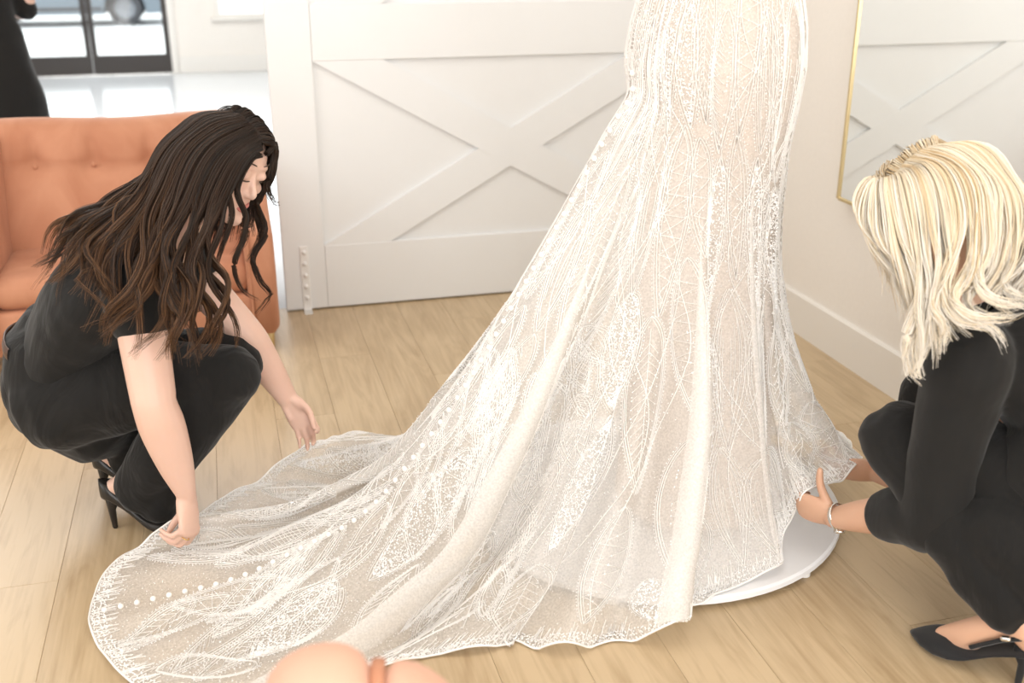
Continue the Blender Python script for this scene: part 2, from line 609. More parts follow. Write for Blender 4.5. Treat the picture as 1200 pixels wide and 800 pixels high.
# ------------------------------------------------------------------ parked car
def build_car():
    y0 = 23.2
    x0, x1 = -4.2, 0.35
    g = -0.30
    t = thing('parked_car', 'grey car parked on the street seen through the glazed door', 'car', ((x0 + x1) / 2, y0 + 0.9, g))
    wx = (-3.35, -0.62 - 0.95)
    wx = (-3.95 + 0.0, -1.62)
    x0, x1 = -4.85, -0.72
    r = 0.33
    wz = g + r
    # side profile with wheel arches
    prof = [(x0, g + 0.32)]
    for c in wx:
        prof.append((c - r - 0.06, g + 0.22))
        for k in range(9):
            a = math.pi - math.pi * k / 8
            prof.append((c + (r + 0.06) * math.cos(a), wz + (r + 0.06) * math.sin(a)))
        prof.append((c + r + 0.06, g + 0.22))
    prof += [(x1 - 0.05, g + 0.25), (x1, g + 0.5), (x1 - 0.06, g + 0.78), (x1 - 0.8, g + 0.92), (x0 + 0.6, g + 0.95), (x0 + 0.05, g + 0.85)]
    mb = MB(); mb.prism(prof, 1, y0, y0 + 1.75)
    mb.build('body', M['car_paint'], t)
    cab = [(x1 - 0.95, g + 0.90), (x1 - 1.55, g + 1.40), (x0 + 1.15, g + 1.44), (x0 + 0.35, g + 0.93)]
    mb = MB(); mb.prism(cab, 1, y0 + 0.08, y0 + 1.67)
    cb = mb.build('cabin', M['car_paint'], t)
    for a, b2 in ((0.06, 0.47), (0.52, 0.93)):
        def lerp(u, v):
            lowx = (x1 - 1.05) * (1 - u) + (x0 + 0.5) * u
            upx = (x1 - 1.55) * (1 - u) + (x0 + 1.15) * u
            return (lowx * (1 - v) + upx * v, g + 0.95 + 0.42 * v)
        mb = MB(); mb.prism([lerp(a, 0), lerp(b2, 0), lerp(b2, 1), lerp(a, 1)], 1, y0 + 0.07, y0 + 0.082)
        mb.build('side_window', M['car_glass'], cb)
    for c in wx:
        for yy in (y0 + 0.02, y0 + 1.53):
            mb = MB()
            mb.lathe([(0.20, 0.0), (r - 0.02, 0.0), (r, 0.03), (r, 0.17), (r - 0.02, 0.2), (0.2, 0.2)], (c, yy, wz), 28, 1)
            wh = mb.build('wheel', M['tyre'], t, True)
            mb = MB()
            mb.lathe([(0.0, 0.03), (0.05, 0.025), (0.18, 0.05), (0.205, 0.01), (0.205, 0.19), (0.0, 0.19)], (c, yy, wz), 24, 1)
            for k in range(5):
                a = 2 * math.pi * k / 5
                mb.tube([(c + 0.04 * math.cos(a), yy + 0.02, wz + 0.04 * math.sin(a)), (c + 0.19 * math.cos(a), yy + 0.02, wz + 0.19 * math.sin(a))], 0.022, 6)
            mb.build('rim', M['rim'], wh, True)
    mb = MB(); mb.box((x0 + 0.3, y0 - 0.01, g + 0.44), (x1 - 0.3, y0 + 0.02, g + 0.49), 0.008)
    # trim strip between the arches is broken by the wheels; keep it low between them
    mb = MB(); mb.box((wx[0] + r + 0.1, y0 - 0.012, g + 0.30), (wx[1] - r - 0.1, y0 + 0.03, g + 0.36), 0.01)
    mb.build('sill_trim', M['tyre'], t)
    mb = MB(); mb.box((x1 - 0.14, y0 + 0.1, g + 0.60), (x1 - 0.0, y0 + 0.42, g + 0.72), 0.02)
    mb.build('headlight', M['rim'], t)
    return t


build_car()

# ------------------------------------------------------------------ barn door
def build_barn_door():
    x0, x1 = 0.182, XW - 0.017
    t = thing('barn_door', 'large white barn door with crossed braces behind the gown', 'door', ((x0 + x1) / 2, YD, 0.004))
    ya, yb = YD, YD + 0.045       # frame boards
    rec = 0.016                   # panel recess
    zb, z1, z2, z3, zt = 0.006, 0.257, 0.951, 1.147, 2.14
    xi0, xi1 = 0.342, XW - 0.162
    mb = MB(); mb.box((x0 + 0.02, ya + rec, zb + 0.01), (x1 - 0.02, yb - 0.004, zt - 0.01))
    mb.build('panel', M['door_paint'], t)

    def board(name, lo, hi):
        b = MB(); b.box(lo, hi, 0.0025, 2); b.build(name, M['door_paint'], t)
    board('stile', (x0, ya, zb), (xi0, yb, zt))
    board('stile', (xi1, ya, zb), (x1, yb, zt))
    board('rail', (xi0 + 0.0006, ya, zb), (xi1 - 0.0006, yb, z1))
    board('rail', (xi0 + 0.0006, ya, z2), (xi1 - 0.0006, yb, z3))
    board('rail', (xi0 + 0.0006, ya, zt - 0.2), (xi1 - 0.0006, yb, zt))
    for za, zc in ((z1, z2), (z3, zt - 0.2)):
        cx, cz = (xi0 + xi1) / 2, (za + zc) / 2
        hw, hh = (xi1 - xi0) / 2, (zc - za) / 2
        # brace: a band clipped to the panel rectangle, its lower edge in one corner as in the photo
        w = 0.26   # horizontal run of the band cut
        for s in (1, -1):
            poly = [(-hw, hh), (-hw + w, hh), (hw, -hh), (hw, -hh + 0.0), (hw - w, -hh)]
            poly = [(-hw, hh), (-hw + w, hh), (hw, -hh), (hw - w, -hh)]
            poly = [(cx + s * p[0], cz + p[1]) for p in poly]
            if s == -1:
                poly = poly[::-1]
            b = MB()
            e = 0.0007 * (1 if s == 1 else 0)
            b.prism(poly, 1, ya + 0.0015 - e, ya + rec + 0.003)
            b.build('brace', M['door_paint'], t)
    # bolted guide strip at the foot of the leading stile
    g = MB(); g.box((0.246, ya - 0.006, 0.0), (0.278, ya - 0.0004, 0.262), 0.002)
    gs = g.build('guide_strip', M['white_plastic'], t)
    for k in range(5):
        b = MB(); zc = 0.238 - k * 0.046
        b.lathe([(0.0, -0.016), (0.006, -0.015), (0.0085, -0.011), (0.0085, -0.005)], (0.262, ya, zc), 12, 1)
        b.build('bolt', M['white_plastic'], gs, True)
    b = MB(); b.box((0.246, ya - 0.055, 0.0006), (0.278, ya - 0.001, 0.004), 0.001)
    b.build('guide_plate', M['steel'], gs)
    # rollers and straps at the top, above the picture
    for xx in (0.45, XW - 0.3):
        b = MB(); b.box((xx - 0.02, ya - 0.008, 1.95), (xx + 0.02, ya - 0.0005, 2.3), 0.002)
        b.build('hanger', M['black_metal'], t)
    return t


build_barn_door()
mb = MB(); mb.box((0.0, YD - 0.03, 2.33), (XW - 0.01, YD - 0.02, 2.38), 0.003)
mb.box((0.3, YD - 0.02, 2.345), (0.33, YD + 0.05, 2.365)); mb.box((1.7, YD - 0.02, 2.345), (1.73, YD + 0.05, 2.365))
tag(mb.build('door_rail', M['black_metal']), 'black steel track above the white barn door', 'rail')


# ------------------------------------------------------------------ mirror
def build_mirror():
    xm = XW - 0.042
    y1 = 3.068; y0 = 1.75; z0, z1 = 0.563, 2.2
    t = thing('wall_mirror', 'tall brass framed mirror leaning flat on the cream wall', 'mirror', (xm, (y0 + y1) / 2, z0))
    mb = MB(); mb.box((xm + 0.004, y0, z0), (XW - 0.001, y1, z1)); mb.build('backing', M['joint'], t)
    mb = MB(); mb.box((xm, y0 + 0.004, z0 + 0.004), (xm + 0.0035, y1 - 0.004, z1 - 0.004)); mb.build('mirror_glass', M['mirror'], t)
    f = 0.0065
    for lo, hi in (((xm - 0.006, y1 - f, z0), (XW - 0.0008, y1 + 0.004, z1)), ((xm - 0.006, y0 - 0.004, z0), (XW - 0.0008, y0 + f, z1)), ((xm - 0.006, y0 + f, z0 - 0.004), (XW - 0.0008, y1 - f, z0 + f)), ((xm - 0.006, y0 + f, z1 - f), (XW - 0.0008, y1 - f, z1 + 0.004))):
        b = MB(); b.box(lo, hi, 0.0015); b.build('frame', M['brass'], t)
    return t


build_mirror()


# ------------------------------------------------------------------ sofa
def cushion_grid(fn, nu, nv):
    v = []
    f = []
    for i in range(nu + 1):
        for j in range(nv + 1):
            v.append(fn(i / nu, j / nv))
    for i in range(nu):
        for j in range(nv):
            a = i * (nv + 1) + j
            f.append((a, a + nv + 1, a + nv + 2, a + 1))
    return v, f


def build_sofa():
    x0, x1 = -0.905, 0.135
    yf, yb = 3.58, 4.36
    t = thing('loveseat', 'coral velvet loveseat with buttoned back beside the barn door', 'sofa', ((x0 + x1) / 2, (yf + yb) / 2, 0))
    ix0, ix1 = x0 + 0.145, x1 - 0.10
    # tufted back
    btn = []
    for r, zz in enumerate((0.60,)):
        n = 4
        for k in range(n):
            btn.append((ix0 + (ix1 - ix0) * (k + 0.5) / n, zz))

    def back(u, v):
        x = x0 + 0.01 + (x1 - x0 - 0.02) * u
        # profile v: front bottom -> top roll -> back bottom
        prof = catmull([(3.98, 0.25), (4.02, 0.42), (4.09, 0.62), (4.12, 0.715), (4.155, 0.752), (4.21, 0.757), (4.27, 0.735), (4.29, 0.6), (4.29, 0.12)], 8)
        q = prof[min(int(round(v * (len(prof) - 1))), len(prof) - 1)]
        y, z = q
        d = 0
        if v < 0.45:
            for bx, bz in btn:
                rr = ((x - bx) / 0.05) ** 2 + ((z - bz) / 0.045) ** 2
                d += 0.030 * math.exp(-rr)
            d += 0.014 * math.exp(-((z - 0.60) / 0.012) ** 2)
            for bx, bz in btn:
                if z > bz:
                    d += 0.016 * math.exp(-((x - bx) / 0.02) ** 2) * min(1, (0.74 - z) / 0.06 if z < 0.74 else 0)
        e = min(u, 1 - u) * (x1 - x0)
        rd = 0.04
        if e < rd:
            k = 1 - math.sqrt(max(0, 1 - ((rd - e) / rd) ** 2))
            y = y + (4.18 - y) * 0.6 * k
            z = z - 0.03 * k * (z > 0.5)
        return (x, y + d, z + 0.006 * math.sin(u * 9))
    v, f = cushion_grid(back, 110, 64)
    mesh_obj('backrest', v, f, M['velvet'], t)
    for bx, bz in btn:
        prof_y = np.interp(bz, [0.42, 0.62, 0.70], [4.02, 4.09, 4.12]) + 0.034
        mb = MB(); mb.ball((bx, prof_y - 0.005, bz), (0.009, 0.006, 0.009), 10, 6)
        mb.build('button', M['velvet'], t, True)
    # seat cushion
    mb = MB(); mb.box((ix0 - 0.02, yf + 0.01, 0.225), (ix1 + 0.02, 4.03, 0.335), 0.05, 5)
    s = mb.build('seat_cushion', M['velvet'], t, True)
    mb = MB(); mb.box((x0 + 0.01, yf, 0.075), (x1 - 0.01, yb - 0.06, 0.228), 0.02, 3)
    mb.build('base', M['velvet'], t, True)
    # curved arms: side profile sweeping up to the back
    for s_, xa, xb in ((-1, x0, ix0), (1, ix1, x1)):
        prof = [(yf - 0.005, 0.09), (yb - 0.075, 0.09), (yb - 0.075, 0.70)]
        top = catmull([(yb - 0.10, 0.745), (4.1, 0.725), (3.95, 0.60), (3.82, 0.505), (3.68, 0.46), (3.60, 0.44), (yf, 0.40)], 6)
        prof += [tuple(p) for p in top] + [(yf - 0.012, 0.3)]
        bm = bmesh.new()
        va = [bm.verts.new((xa, p[0], p[1])) for p in prof]
        vb = [bm.verts.new((xb, p[0], p[1])) for p in prof]
        n = len(prof)
        fa = bm.faces.new(va); fb = bm.faces.new(vb[::-1])
        for i in range(n):
            bm.faces.new((va[i], vb[i], vb[(i + 1) % n], va[(i + 1) % n]))
        bmesh.ops.recalc_face_normals(bm, faces=bm.faces[:])
        ed = [e for e in bm.edges if (e.verts[0].co.x == e.verts[1].co.x)]
        bmesh.ops.bevel(bm, geom=ed, offset=0.028, segments=4, profile=0.5, affect='EDGES')
        me = bpy.data.meshes.new('arm'); bm.to_mesh(me); bm.free()
        me.polygons.foreach_set('use_smooth', [True] * len(me.polygons))
        me.materials.append(M['velvet'])
        o = bpy.data.objects.new('arm', me); COL.objects.link(o); set_parent(o, t)
        # piping along the arm front
        mb = MB()
        mb.tube([(xa + 0.012 if s_ > 0 else xb - 0.012, p[0] - 0.004, p[1] + 0.003) for p in top[6:]] + [(xa + 0.012 if s_ > 0 else xb - 0.012, yf - 0.01, 0.1)], 0.005, 6)
        mb.build('piping', M['velvet'], o, True)
    for lx in (x0 + 0.06, x1 - 0.035):
        for ly in (yf + 0.05, yb - 0.14):
            mb = MB()
            mb.tube([(lx, ly, 0.08), (lx, ly, 0.006)], [0.016, 0.011], 10)
            mb.build('leg', M['brass'], t, True)
    return t


build_sofa()


# ------------------------------------------------------------------ channel back chair in the foreground
def build_chair():
    cx, cy = 0.058, 0.70
    t = thing('channel_back_chair', 'blush velvet channel back chair out of focus in the foreground', 'chair', (cx, cy, 0))
    ztop = 0.622
    # five upright channels in an arched back that curves around the seat
    n = 5
    R = 0.30
    for k in range(n):
        a0 = math.radians(-64 + 24.8 * k)
        a1 = math.radians(-64 + 24.8 * (k + 1))

        def fn(u, v, a0=a0, a1=a1, k=k):
            a = a0 + (a1 - a0) * (0.045 + 0.91 * u)
            # the back faces away from the camera: arc centre lies in front of it
            zt = ztop - 0.46 * (min(abs(a), 0.9) / math.radians(62)) ** 2.1 - 0.016 * (2 * u - 1) ** 4
            prof_a = math.pi * (v * 1.0)
            bul = 0.034 * math.sqrt(max(0, 1 - (2 * u - 1) ** 2))
            w = 0.035
            # v: 0 outer bottom .. .4 outer top .. .6 inner top .. 1 inner bottom
            if v < 0.42:
                z = 0.20 + (zt - 0.035 - 0.20) * v / 0.42; r = R + w + bul * 0.6
            elif v > 0.58:
                z = 0.20 + (zt - 0.035 - 0.20) * (1 - v) / 0.42; r = R - w - bul
            else:
                th = math.pi * (v - 0.42) / 0.16
                z = zt - 0.035 + (0.035 + bul * 0.35) * math.sin(th); r = R + (w + bul * 0.7) * math.cos(th)
            return (cx + r * math.sin(a), cy + r * math.cos(a), z)
        v, f = cushion_grid(fn, 10, 50)
        mesh_obj('channel', v, f, M['velvet_pink'], t)
        if k:
            zt = ztop - 0.46 * (min(abs(a0), 0.9) / math.radians(62)) ** 2.1 - 0.012
            mb = MB()
            pp = [(cx + r * math.sin(a0), cy + r * math.cos(a0), z) for r, z in ((R + .037, .21), (R + .037, zt - .04), (R + .03, zt - .015), (R + .012, zt), (R - .012, zt), (R - .03, zt - .015), (R - .037, zt - .04), (R - .037, .21))]
            mb.tube(catmull(pp, 4), 0.0085, 8)
            mb.build('piping', M['velvet'], t, True)
    mb = MB()
    prof = [(0.0, 0.26), (0.24, 0.26), (0.27, 0.29), (0.27, 0.36), (0.24, 0.40), (0.0, 0.41)]
    mb.lathe(prof, (cx, cy - 0.01, 0), 32)
    mb.build('seat', M['velvet_pink'], t, True)
    for sx in (-1, 1):
        for sy in (-0.18, 0.16):
            mb = MB(); mb.tube([(cx + sx * 0.17, cy + sy, 0.27), (cx + sx * 0.20, cy + sy * 1.1, 0.008)], [0.014, 0.009], 10)
            mb.build('leg', M['brass'], t, True)
    return t


build_chair()
# ------------------------------------------------------------------ round fitting platform
def build_platform():
    c = (0.985, 2.26)
    t = thing('fitting_platform', 'low round white fitting platform under the gown', 'platform', (c[0], c[1], 0))
    mb = MB(); mb.lathe([(0.0, 0.010), (0.470, 0.010), (0.478, 0.014), (0.478, 0.026), (0.472, 0.030), (0.0, 0.030)], (c[0], c[1], 0), 72)
    mb.build('top', M['platform'], t)
    for k in range(6):
        a = math.radians(-62 + 60 * k)
        mb = MB(); mb.lathe([(0.0, 0.001), (0.014, 0.001), (0.014, 0.0105), (0.0, 0.0105)], (c[0] + 0.462 * math.cos(a), c[1] + 0.462 * math.sin(a), 0), 12)
        mb.build('foot', M['white_plastic'], t)
    return t


build_platform()

# ------------------------------------------------------------------ wedding gown
def sheer(name, col, opac, transl=0.26, noise_scale=220.0, nvar=0.1):
    m, nt, b = new_mat(name)
    nt.nodes.remove(b)
    out = nt.nodes['Material Output']
    df = add(nt, 'ShaderNodeBsdfDiffuse')
    df.inputs[0].default_value = (*col, 1)
    tl = add(nt, 'ShaderNodeBsdfTranslucent')
    tl.inputs[0].default_value = (*col, 1)
    mx = add(nt, 'ShaderNodeMixShader')
    mx.inputs[0].default_value = transl
    nt.links.new(df.outputs[0], mx.inputs[1])
    nt.links.new(tl.outputs[0], mx.inputs[2])
    tr = add(nt, 'ShaderNodeBsdfTransparent')
    m2 = add(nt, 'ShaderNodeMixShader')
    tc = add(nt, 'ShaderNodeTexCoord')
    nz = add(nt, 'ShaderNodeTexNoise')
    nz.inputs['Scale'].default_value = noise_scale
    nz.inputs['Detail'].default_value = 2
    nt.links.new(tc.outputs['Object'], nz.inputs['Vector'])
    ma = add(nt, 'ShaderNodeMapRange')
    ma.inputs[1].default_value = 0.3
    ma.inputs[2].default_value = 0.7
    ma.inputs[3].default_value = opac - nvar
    ma.inputs[4].default_value = opac + nvar
    nt.links.new(nz.outputs['Fac'], ma.inputs[0])
    nt.links.new(ma.outputs[0], m2.inputs[0])
    nt.links.new(tr.outputs[0], m2.inputs[1])
    nt.links.new(mx.outputs[0], m2.inputs[2])
    nt.links.new(m2.outputs[0], out.inputs['Surface'])
    return m


M['tulle'] = sheer('ivory_tulle', (0.94, 0.912, 0.875), 0.54)
M['lining'] = sheer('nude_lining', (0.87, 0.74, 0.635), 0.90, 0.3, 60.0, 0.03)
M['lace'] = plain('white_embroidery', (0.90, 0.88, 0.85), 0.45, spec=0.6)
M['sequin'] = plain('clear_sequin', (0.95, 0.945, 0.94), 0.22, spec=0.9)
M['pearl'] = plain('pearl_button', (0.93, 0.90, 0.86), 0.2, spec=0.8)

AX = np.array([1.055, 2.179])
GD = np.array([math.sin(YAW), math.cos(YAW)])     # horizontal depth direction of the bride's side view
RT2 = np.array([_rt[0], _rt[1]])
PLC = np.array([0.985, 2.26])

# z, centre offset to the right, half width, half depth
BODY = np.array([
    (1.42, -0.005, 0.135, 0.115),
    (1.30, -0.002, 0.165, 0.140),
    (1.20, -0.004, 0.188, 0.165),
    (1.12, -0.006, 0.196, 0.175),
    (1.04, -0.002, 0.184, 0.170),
    (0.94, 0.004, 0.166, 0.155),
    (0.82, 0.008, 0.158, 0.148),
    (0.70, 0.010, 0.158, 0.148),
    (0.58, 0.010, 0.168, 0.155),
    (0.40, 0.010, 0.185, 0.170),
    (0.05, 0.010, 0.205, 0.190)])
_b = BODY[::-1]


def body_pt(ang, z, grow=0.0):
    """point of the fitted sheath at world angle ang (radians, about the bride's axis)"""
    off = np.interp(z, _b[:, 0], _b[:, 1])
    a = np.interp(z, _b[:, 0], _b[:, 2]) + grow
    c = np.interp(z, _b[:, 0], _b[:, 3]) + grow
    d = np.array([math.cos(ang), math.sin(ang)])
    dr, dg = d @ RT2, d @ GD
    r = 1.0 / math.sqrt((dr / a) ** 2 + (dg / c) ** 2)
    q = AX + RT2 * off + d * r
    return np.array([q[0], q[1], z])


def hp(x, y, z):
    return gz(x, y, z)


HEM = [hp(1004, 545, .20), hp(976, 566, .185), hp(938, 580, .19), hp(922, 620, .08), hp(908, 655, .034), hp(884, 676, .034), hp(836, 703, .034),
       hp(800, 718, .016), hp(778, 742, .006), hp(712, 757, .005), hp(640, 761, .005), hp(606, 757, .006), hp(596, 743, .03), hp(584, 757, .006),
       hp(513, 767, .005), hp(440, 782, .005), hp(370, 803, .005), hp(300, 826, .005), hp(225, 830, .005), hp(160, 806, .005), hp(120, 765, .005), hp(105, 724, .005),
       hp(121, 678, .006), hp(160, 643, .02), hp(205, 608, .085), hp(246, 596, .04), hp(296, 565, .045), hp(338, 537, .06), hp(368, 516, .10),
       hp(402, 508, .03), hp(434, 513, .006),
       np.array([0.44, 2.70, .006]), np.array([0.66, 2.62, .006]), np.array([0.88, 2.60, .034]), np.array([1.12, 2.60, .034]), np.array([1.34, 2.56, .034]), np.array([1.50, 2.44, .03]), np.array([1.545, 2.28, .09])]
HEM = np.array(HEM)
nH = len(HEM)
Hc = np.vstack([HEM[-2:], HEM, HEM[:3]])
sp = catmull(Hc, 24)
sp = sp[2 * 24:(2 + nH) * 24 + 1]
seg = np.r_[0, np.cumsum(np.linalg.norm(np.diff(sp, axis=0), axis=1))]
NU, NV = 540, 160
uu = np.linspace(0, seg[-1], NU, endpoint=False)
hem = np.stack([np.interp(uu, seg, sp[:, k]) for k in range(3)], 1)
ang = np.unwrap(np.arctan2(hem[:, 1] - AX[1], hem[:, 0] - AX[0]))
ang = np.minimum.accumulate(ang) if ang[-1] < ang[0] else np.maximum.accumulate(ang)
BACK = math.atan2(2.12 - AX[1], -0.37 - AX[0])


def adiff(a, b):
    return (a - b + math.pi) % (2 * math.pi) - math.pi


def hem_u(x, y, z=0.0):
    q = gz(x, y, z)
    return int(np.argmin(np.linalg.norm(hem[:, :2] - q[:2], axis=1)))


gl_s = [0, .083, .16, .225, .325, .5, .74, 1]
gl_g = [1, .82, .675, .55, .365, .115, .012, 0]
gs_s = [0, .06, .18, .40, .68, 1]
gs_g = [1, .80, .58, .33, .13, 0]
P = np.zeros((NU, NV, 3))
LEN = np.zeros(NU)
TOPZ = 1.40
for i in range(NU):
    a = ang[i]
    wb = 0.5 + 0.5 * math.cos(adiff(a, BACK))
    wb = wb ** 1.5
    zk = 0.66 + 0.40 * wb
    K = body_pt(a, zk)
    h = hem[i]
    D = np.linalg.norm(h[:2] - K[:2])
    w = min(max((D - 0.30) / 0.75, 0), 1)
    w = w * w * (3 - 2 * w)
    s = np.linspace(0, 1, 160)
    g = (1 - w) * np.interp(s, gs_s, gs_g) + w * np.interp(s, gl_s, gl_g)
    k = 9
    g = np.convolve(np.pad(g, k, mode='edge'), np.ones(2 * k + 1) / (2 * k + 1), 'valid')
    g = (g - g[-1]) / (g[0] - g[-1])
    low = np.stack([K[0] + (h[0] - K[0]) * s, K[1] + (h[1] - K[1]) * s, h[2] + (zk - h[2]) * g], 1)
    zz = np.linspace(TOPZ, zk, 60)[:-1]
    up_ = np.array([body_pt(a, z) for z in zz])
    line = np.vstack([up_, low])
    # soften the junction
    for _ in range(14):
        line[45:90] = 0.5 * line[45:90] + 0.25 * (line[44:89] + line[46:91])
    L = np.r_[0, np.cumsum(np.linalg.norm(np.diff(line, axis=0), axis=1))]
    LEN[i] = L[-1]
    t = np.linspace(0, L[-1], NV)
    P[i] = np.stack([np.interp(t, L, line[:, q]) for q in range(3)], 1)


def normals(P):
    du = np.roll(P, -1, 0) - np.roll(P, 1, 0)
    dv = np.gradient(P, axis=1)
    n = np.cross(dv, du)
    n /= np.linalg.norm(n, axis=2, keepdims=True) + 1e-12
    return n


# smooth around so neighbouring profiles flow together
for _ in range(6):
    P[:, :-1] = 0.5 * P[:, :-1] + 0.25 * (np.roll(P, 1, 0) + np.roll(P, -1, 0))[:, :-1]
N0 = normals(P)
outw = P[:, :, :2] - AX
if np.mean((N0[:, :, :2] * outw).sum(2)) < 0:
    N0 = -N0
vv = np.linspace(0, 1, NV)
amp = np.zeros((NU, NV))
iu = np.arange(NU)


def ridge(i0, width, height, v0, v1, hold=1.0):
    d = (iu - i0 + NU / 2) % NU - NU / 2
    prof = np.exp(-(d / width) ** 2)
    along = np.clip((vv - v0) / max(v1 - v0, 1e-3), 0, 1)
    along = along * along * (3 - 2 * along)
    if hold < 1:
        along = along * (1 - (1 - hold) * np.clip((vv - v1) / max(1 - v1, 1e-3), 0, 1))
    amp[:] += height * prof[:, None] * along[None, :]


# pleats falling from the hip; strong ones where the photo shows bright upright folds
# (front folds end on the floor at these places of the hem)
for (x, y, wd, ht, v0, v1) in ((772, 745, 6, .078, .34, .72), (716, 757, 8, -.035, .35, .75), (655, 760, 6, .046, .35, .8), (606, 757, 7, -.026, .4, .8), (560, 760, 7, .018, .45, .85),
                               (836, 703, 9, -.030, .4, .8), (884, 676, 6, .042, .4, .8), (930, 585, 7, -.015, .4, .8), (1000, 548, 8, .022, .4, .8), (965, 572, 7, .018, .5, .85)):
    ridge(hem_u(x, y), wd, ht, v0, v1)
# the long rolled folds of the train
ridge(hem_u(270, 831), 8, .034, .28, .58, .9)
ridge(hem_u(400, 793), 10, -.060, .33, .62, .35)
ridge(hem_u(300, 562, .045), 9, -.030, .45, .75, .3)
ridge(hem_u(200, 610, .08), 8, .030, .40, .68, .3)
ridge(hem_u(140, 790), 12, .018, .5, .75, .3)
ridge(hem_u(110, 700), 14, .012, .5, .8, .3)
# small irregular ripples
rip = np.zeros((NU, NV))
k1 = RNG.uniform(0, 6.28, 6)
for q, (fr, am) in enumerate(((11, .006), (17, .005), (26, .0035), (39, .002), (7, .006), (53, .0012))):
    rip += am * np.sin(2 * math.pi * fr * iu[:, None] / NU + k1[q] + 2.0 * np.sin(vv[None, :] * 3 + q))
rip *= np.clip((vv - .30) / .45, 0, 1)[None, :]
amp += rip
# gathered cloth between the two hands at the lifted front hem
d_ = (iu - hem_u(972, 568, .187) + NU / 2) % NU - NU / 2
amp += (np.exp(-(d_ / 9.0) ** 2)[:, None]) * (np.clip((vv - .80) / .1, 0, 1) * (.012 + .011 * np.sin((vv - .80) * 75)))[None, :]
G = P + N0 * amp[:, :, None]


def ground_at(p):
    r = np.linalg.norm(p[..., :2] - PLC, axis=-1)
    return np.where(r < 0.482, 0.0345, np.where(r < 0.52, 0.0345 - (r - 0.482) / 0.038 * 0.03, 0.0045))


G[:, :, 2] = np.maximum(G[:, :, 2], ground_at(G))
GN = normals(G)
if np.mean((GN[:, :, :2] * outw).sum(2)) < 0:
    GN = -GN

gown = thing('wedding_gown', 'ivory lace wedding gown with a long train spread on the floor', 'dress', (AX[0], AX[1], 0.034))
faces = []
for i in range(NU):
    i2 = (i + 1) % NU
    for j in range(NV - 1):
        faces.append((i * NV + j, i * NV + j + 1, i2 * NV + j + 1, i2 * NV + j))
skirt = mesh_obj('overskirt', G.reshape(-1, 3), faces, M['tulle'], gown)

# nude sheath under the lace
v = []
f = []
zs = np.linspace(1.40, 0.058, 60)
na = 72
for z in zs:
    for k in range(na):
        a = 2 * math.pi * k / na
        gr = -0.012 + 0.006 * math.sin(5 * a + 1) * max(0, (0.7 - z))
        v.append(body_pt(a, z, gr))
for j in range(len(zs) - 1):
    for k in range(na):
        f.append((j * na + k, (j + 1) * na + k, (j + 1) * na + (k + 1) % na, j * na + (k + 1) % na))
tag(mesh_obj('lining', v, f, M['lining'], gown), 'nude sheath lining')


# fitted bodice above the hips (above the picture)
BOD = np.array([(1.395, .137, .117), (1.44, .132, .112), (1.50, .140, .118), (1.56, .155, .130), (1.61, .158, .130), (1.64, .150, .118)])
v = []
f = []
zs = np.linspace(1.395, 1.64, 16)
for z in zs:
    for k in range(na):
        a = 2 * math.pi * k / na
        a_ = np.interp(z, BOD[:, 0], BOD[:, 1])
        c_ = np.interp(z, BOD[:, 0], BOD[:, 2])
        q = AX + RT2 * (-.004 + a_ * math.cos(a)) + GD * c_ * math.sin(a)
        v.append((q[0], q[1], z + (.012 * math.cos(2 * a) if z > 1.6 else 0)))
for j in range(len(zs) - 1):
    for k in range(na):
        f.append((j * na + k, j * na + (k + 1) % na, (j + 1) * na + (k + 1) % na, (j + 1) * na + k))
M['bodice'] = plain('ivory_satin', (0.90, 0.86, 0.80), 0.45, var=0.05, scale=80, bump=0.1)
mesh_obj('bodice', v, f, M['bodice'], gown)


def surf(u, v, off=0.0015):
    """point on the skirt: u in grid units (wraps), v in 0..1"""
    u = np.asarray(u, float) % NU
    x = np.clip(np.asarray(v, float), 0, 1) * (NV - 1)
    i0 = np.floor(u).astype(int) % NU
    i1 = (i0 + 1) % NU
    a = (u - np.floor(u))[..., None]
    j0 = np.clip(np.floor(x).astype(int), 0, NV - 2)
    b_ = (x - j0)[..., None]

    def bil(A):
        return (A[i0, j0] * (1 - a) + A[i1, j0] * a) * (1 - b_) + (A[i0, j0 + 1] * (1 - a) + A[i1, j0 + 1] * a) * b_
    return bil(G) + bil(GN) * off


DU = np.linalg.norm(np.roll(G, -1, 0) - np.roll(G, 1, 0), axis=2) / 2    # metres per u step


def du_at(u, v):
    return DU[int(u) % NU, int(np.clip(v, 0, 1) * (NV - 1))] + 1e-5


lace_v, lace_f = [], []
seq_v, seq_f = [], []
nlv = 0
nsv = 0


def thread(u, v, r=0.0011, off=0.0015):
    """three sided raised thread along the skirt"""
    global nlv
    p = surf(u, v, off)
    m_ = len(p)
    if m_ < 2:
        return
    T = np.gradient(p, axis=0)
    T /= np.linalg.norm(T, axis=1, keepdims=True) + 1e-9
    n = surf(u, v, off + 0.01) - p
    n /= np.linalg.norm(n, axis=1, keepdims=True) + 1e-9
    b_ = np.cross(T, n)
    V = np.concatenate([p + n * r, p - n * r * .6 + b_ * r, p - n * r * .6 - b_ * r])
    lace_v.append(V)
    k = np.arange(m_ - 1)
    for x, y in ((0, 1), (1, 2), (2, 0)):
        lace_f.append(np.stack([x * m_ + k, x * m_ + k + 1, y * m_ + k + 1, y * m_ + k], 1) + nlv)
    nlv += len(V)


_oct = np.array([(1, 0, -.4), (0, 1, -.4), (-1, 0, -.4), (0, -1, -.4), (0, 0, .9)])
_of = np.array([(0, 1, 4), (1, 2, 4), (2, 3, 4), (3, 0, 4)])


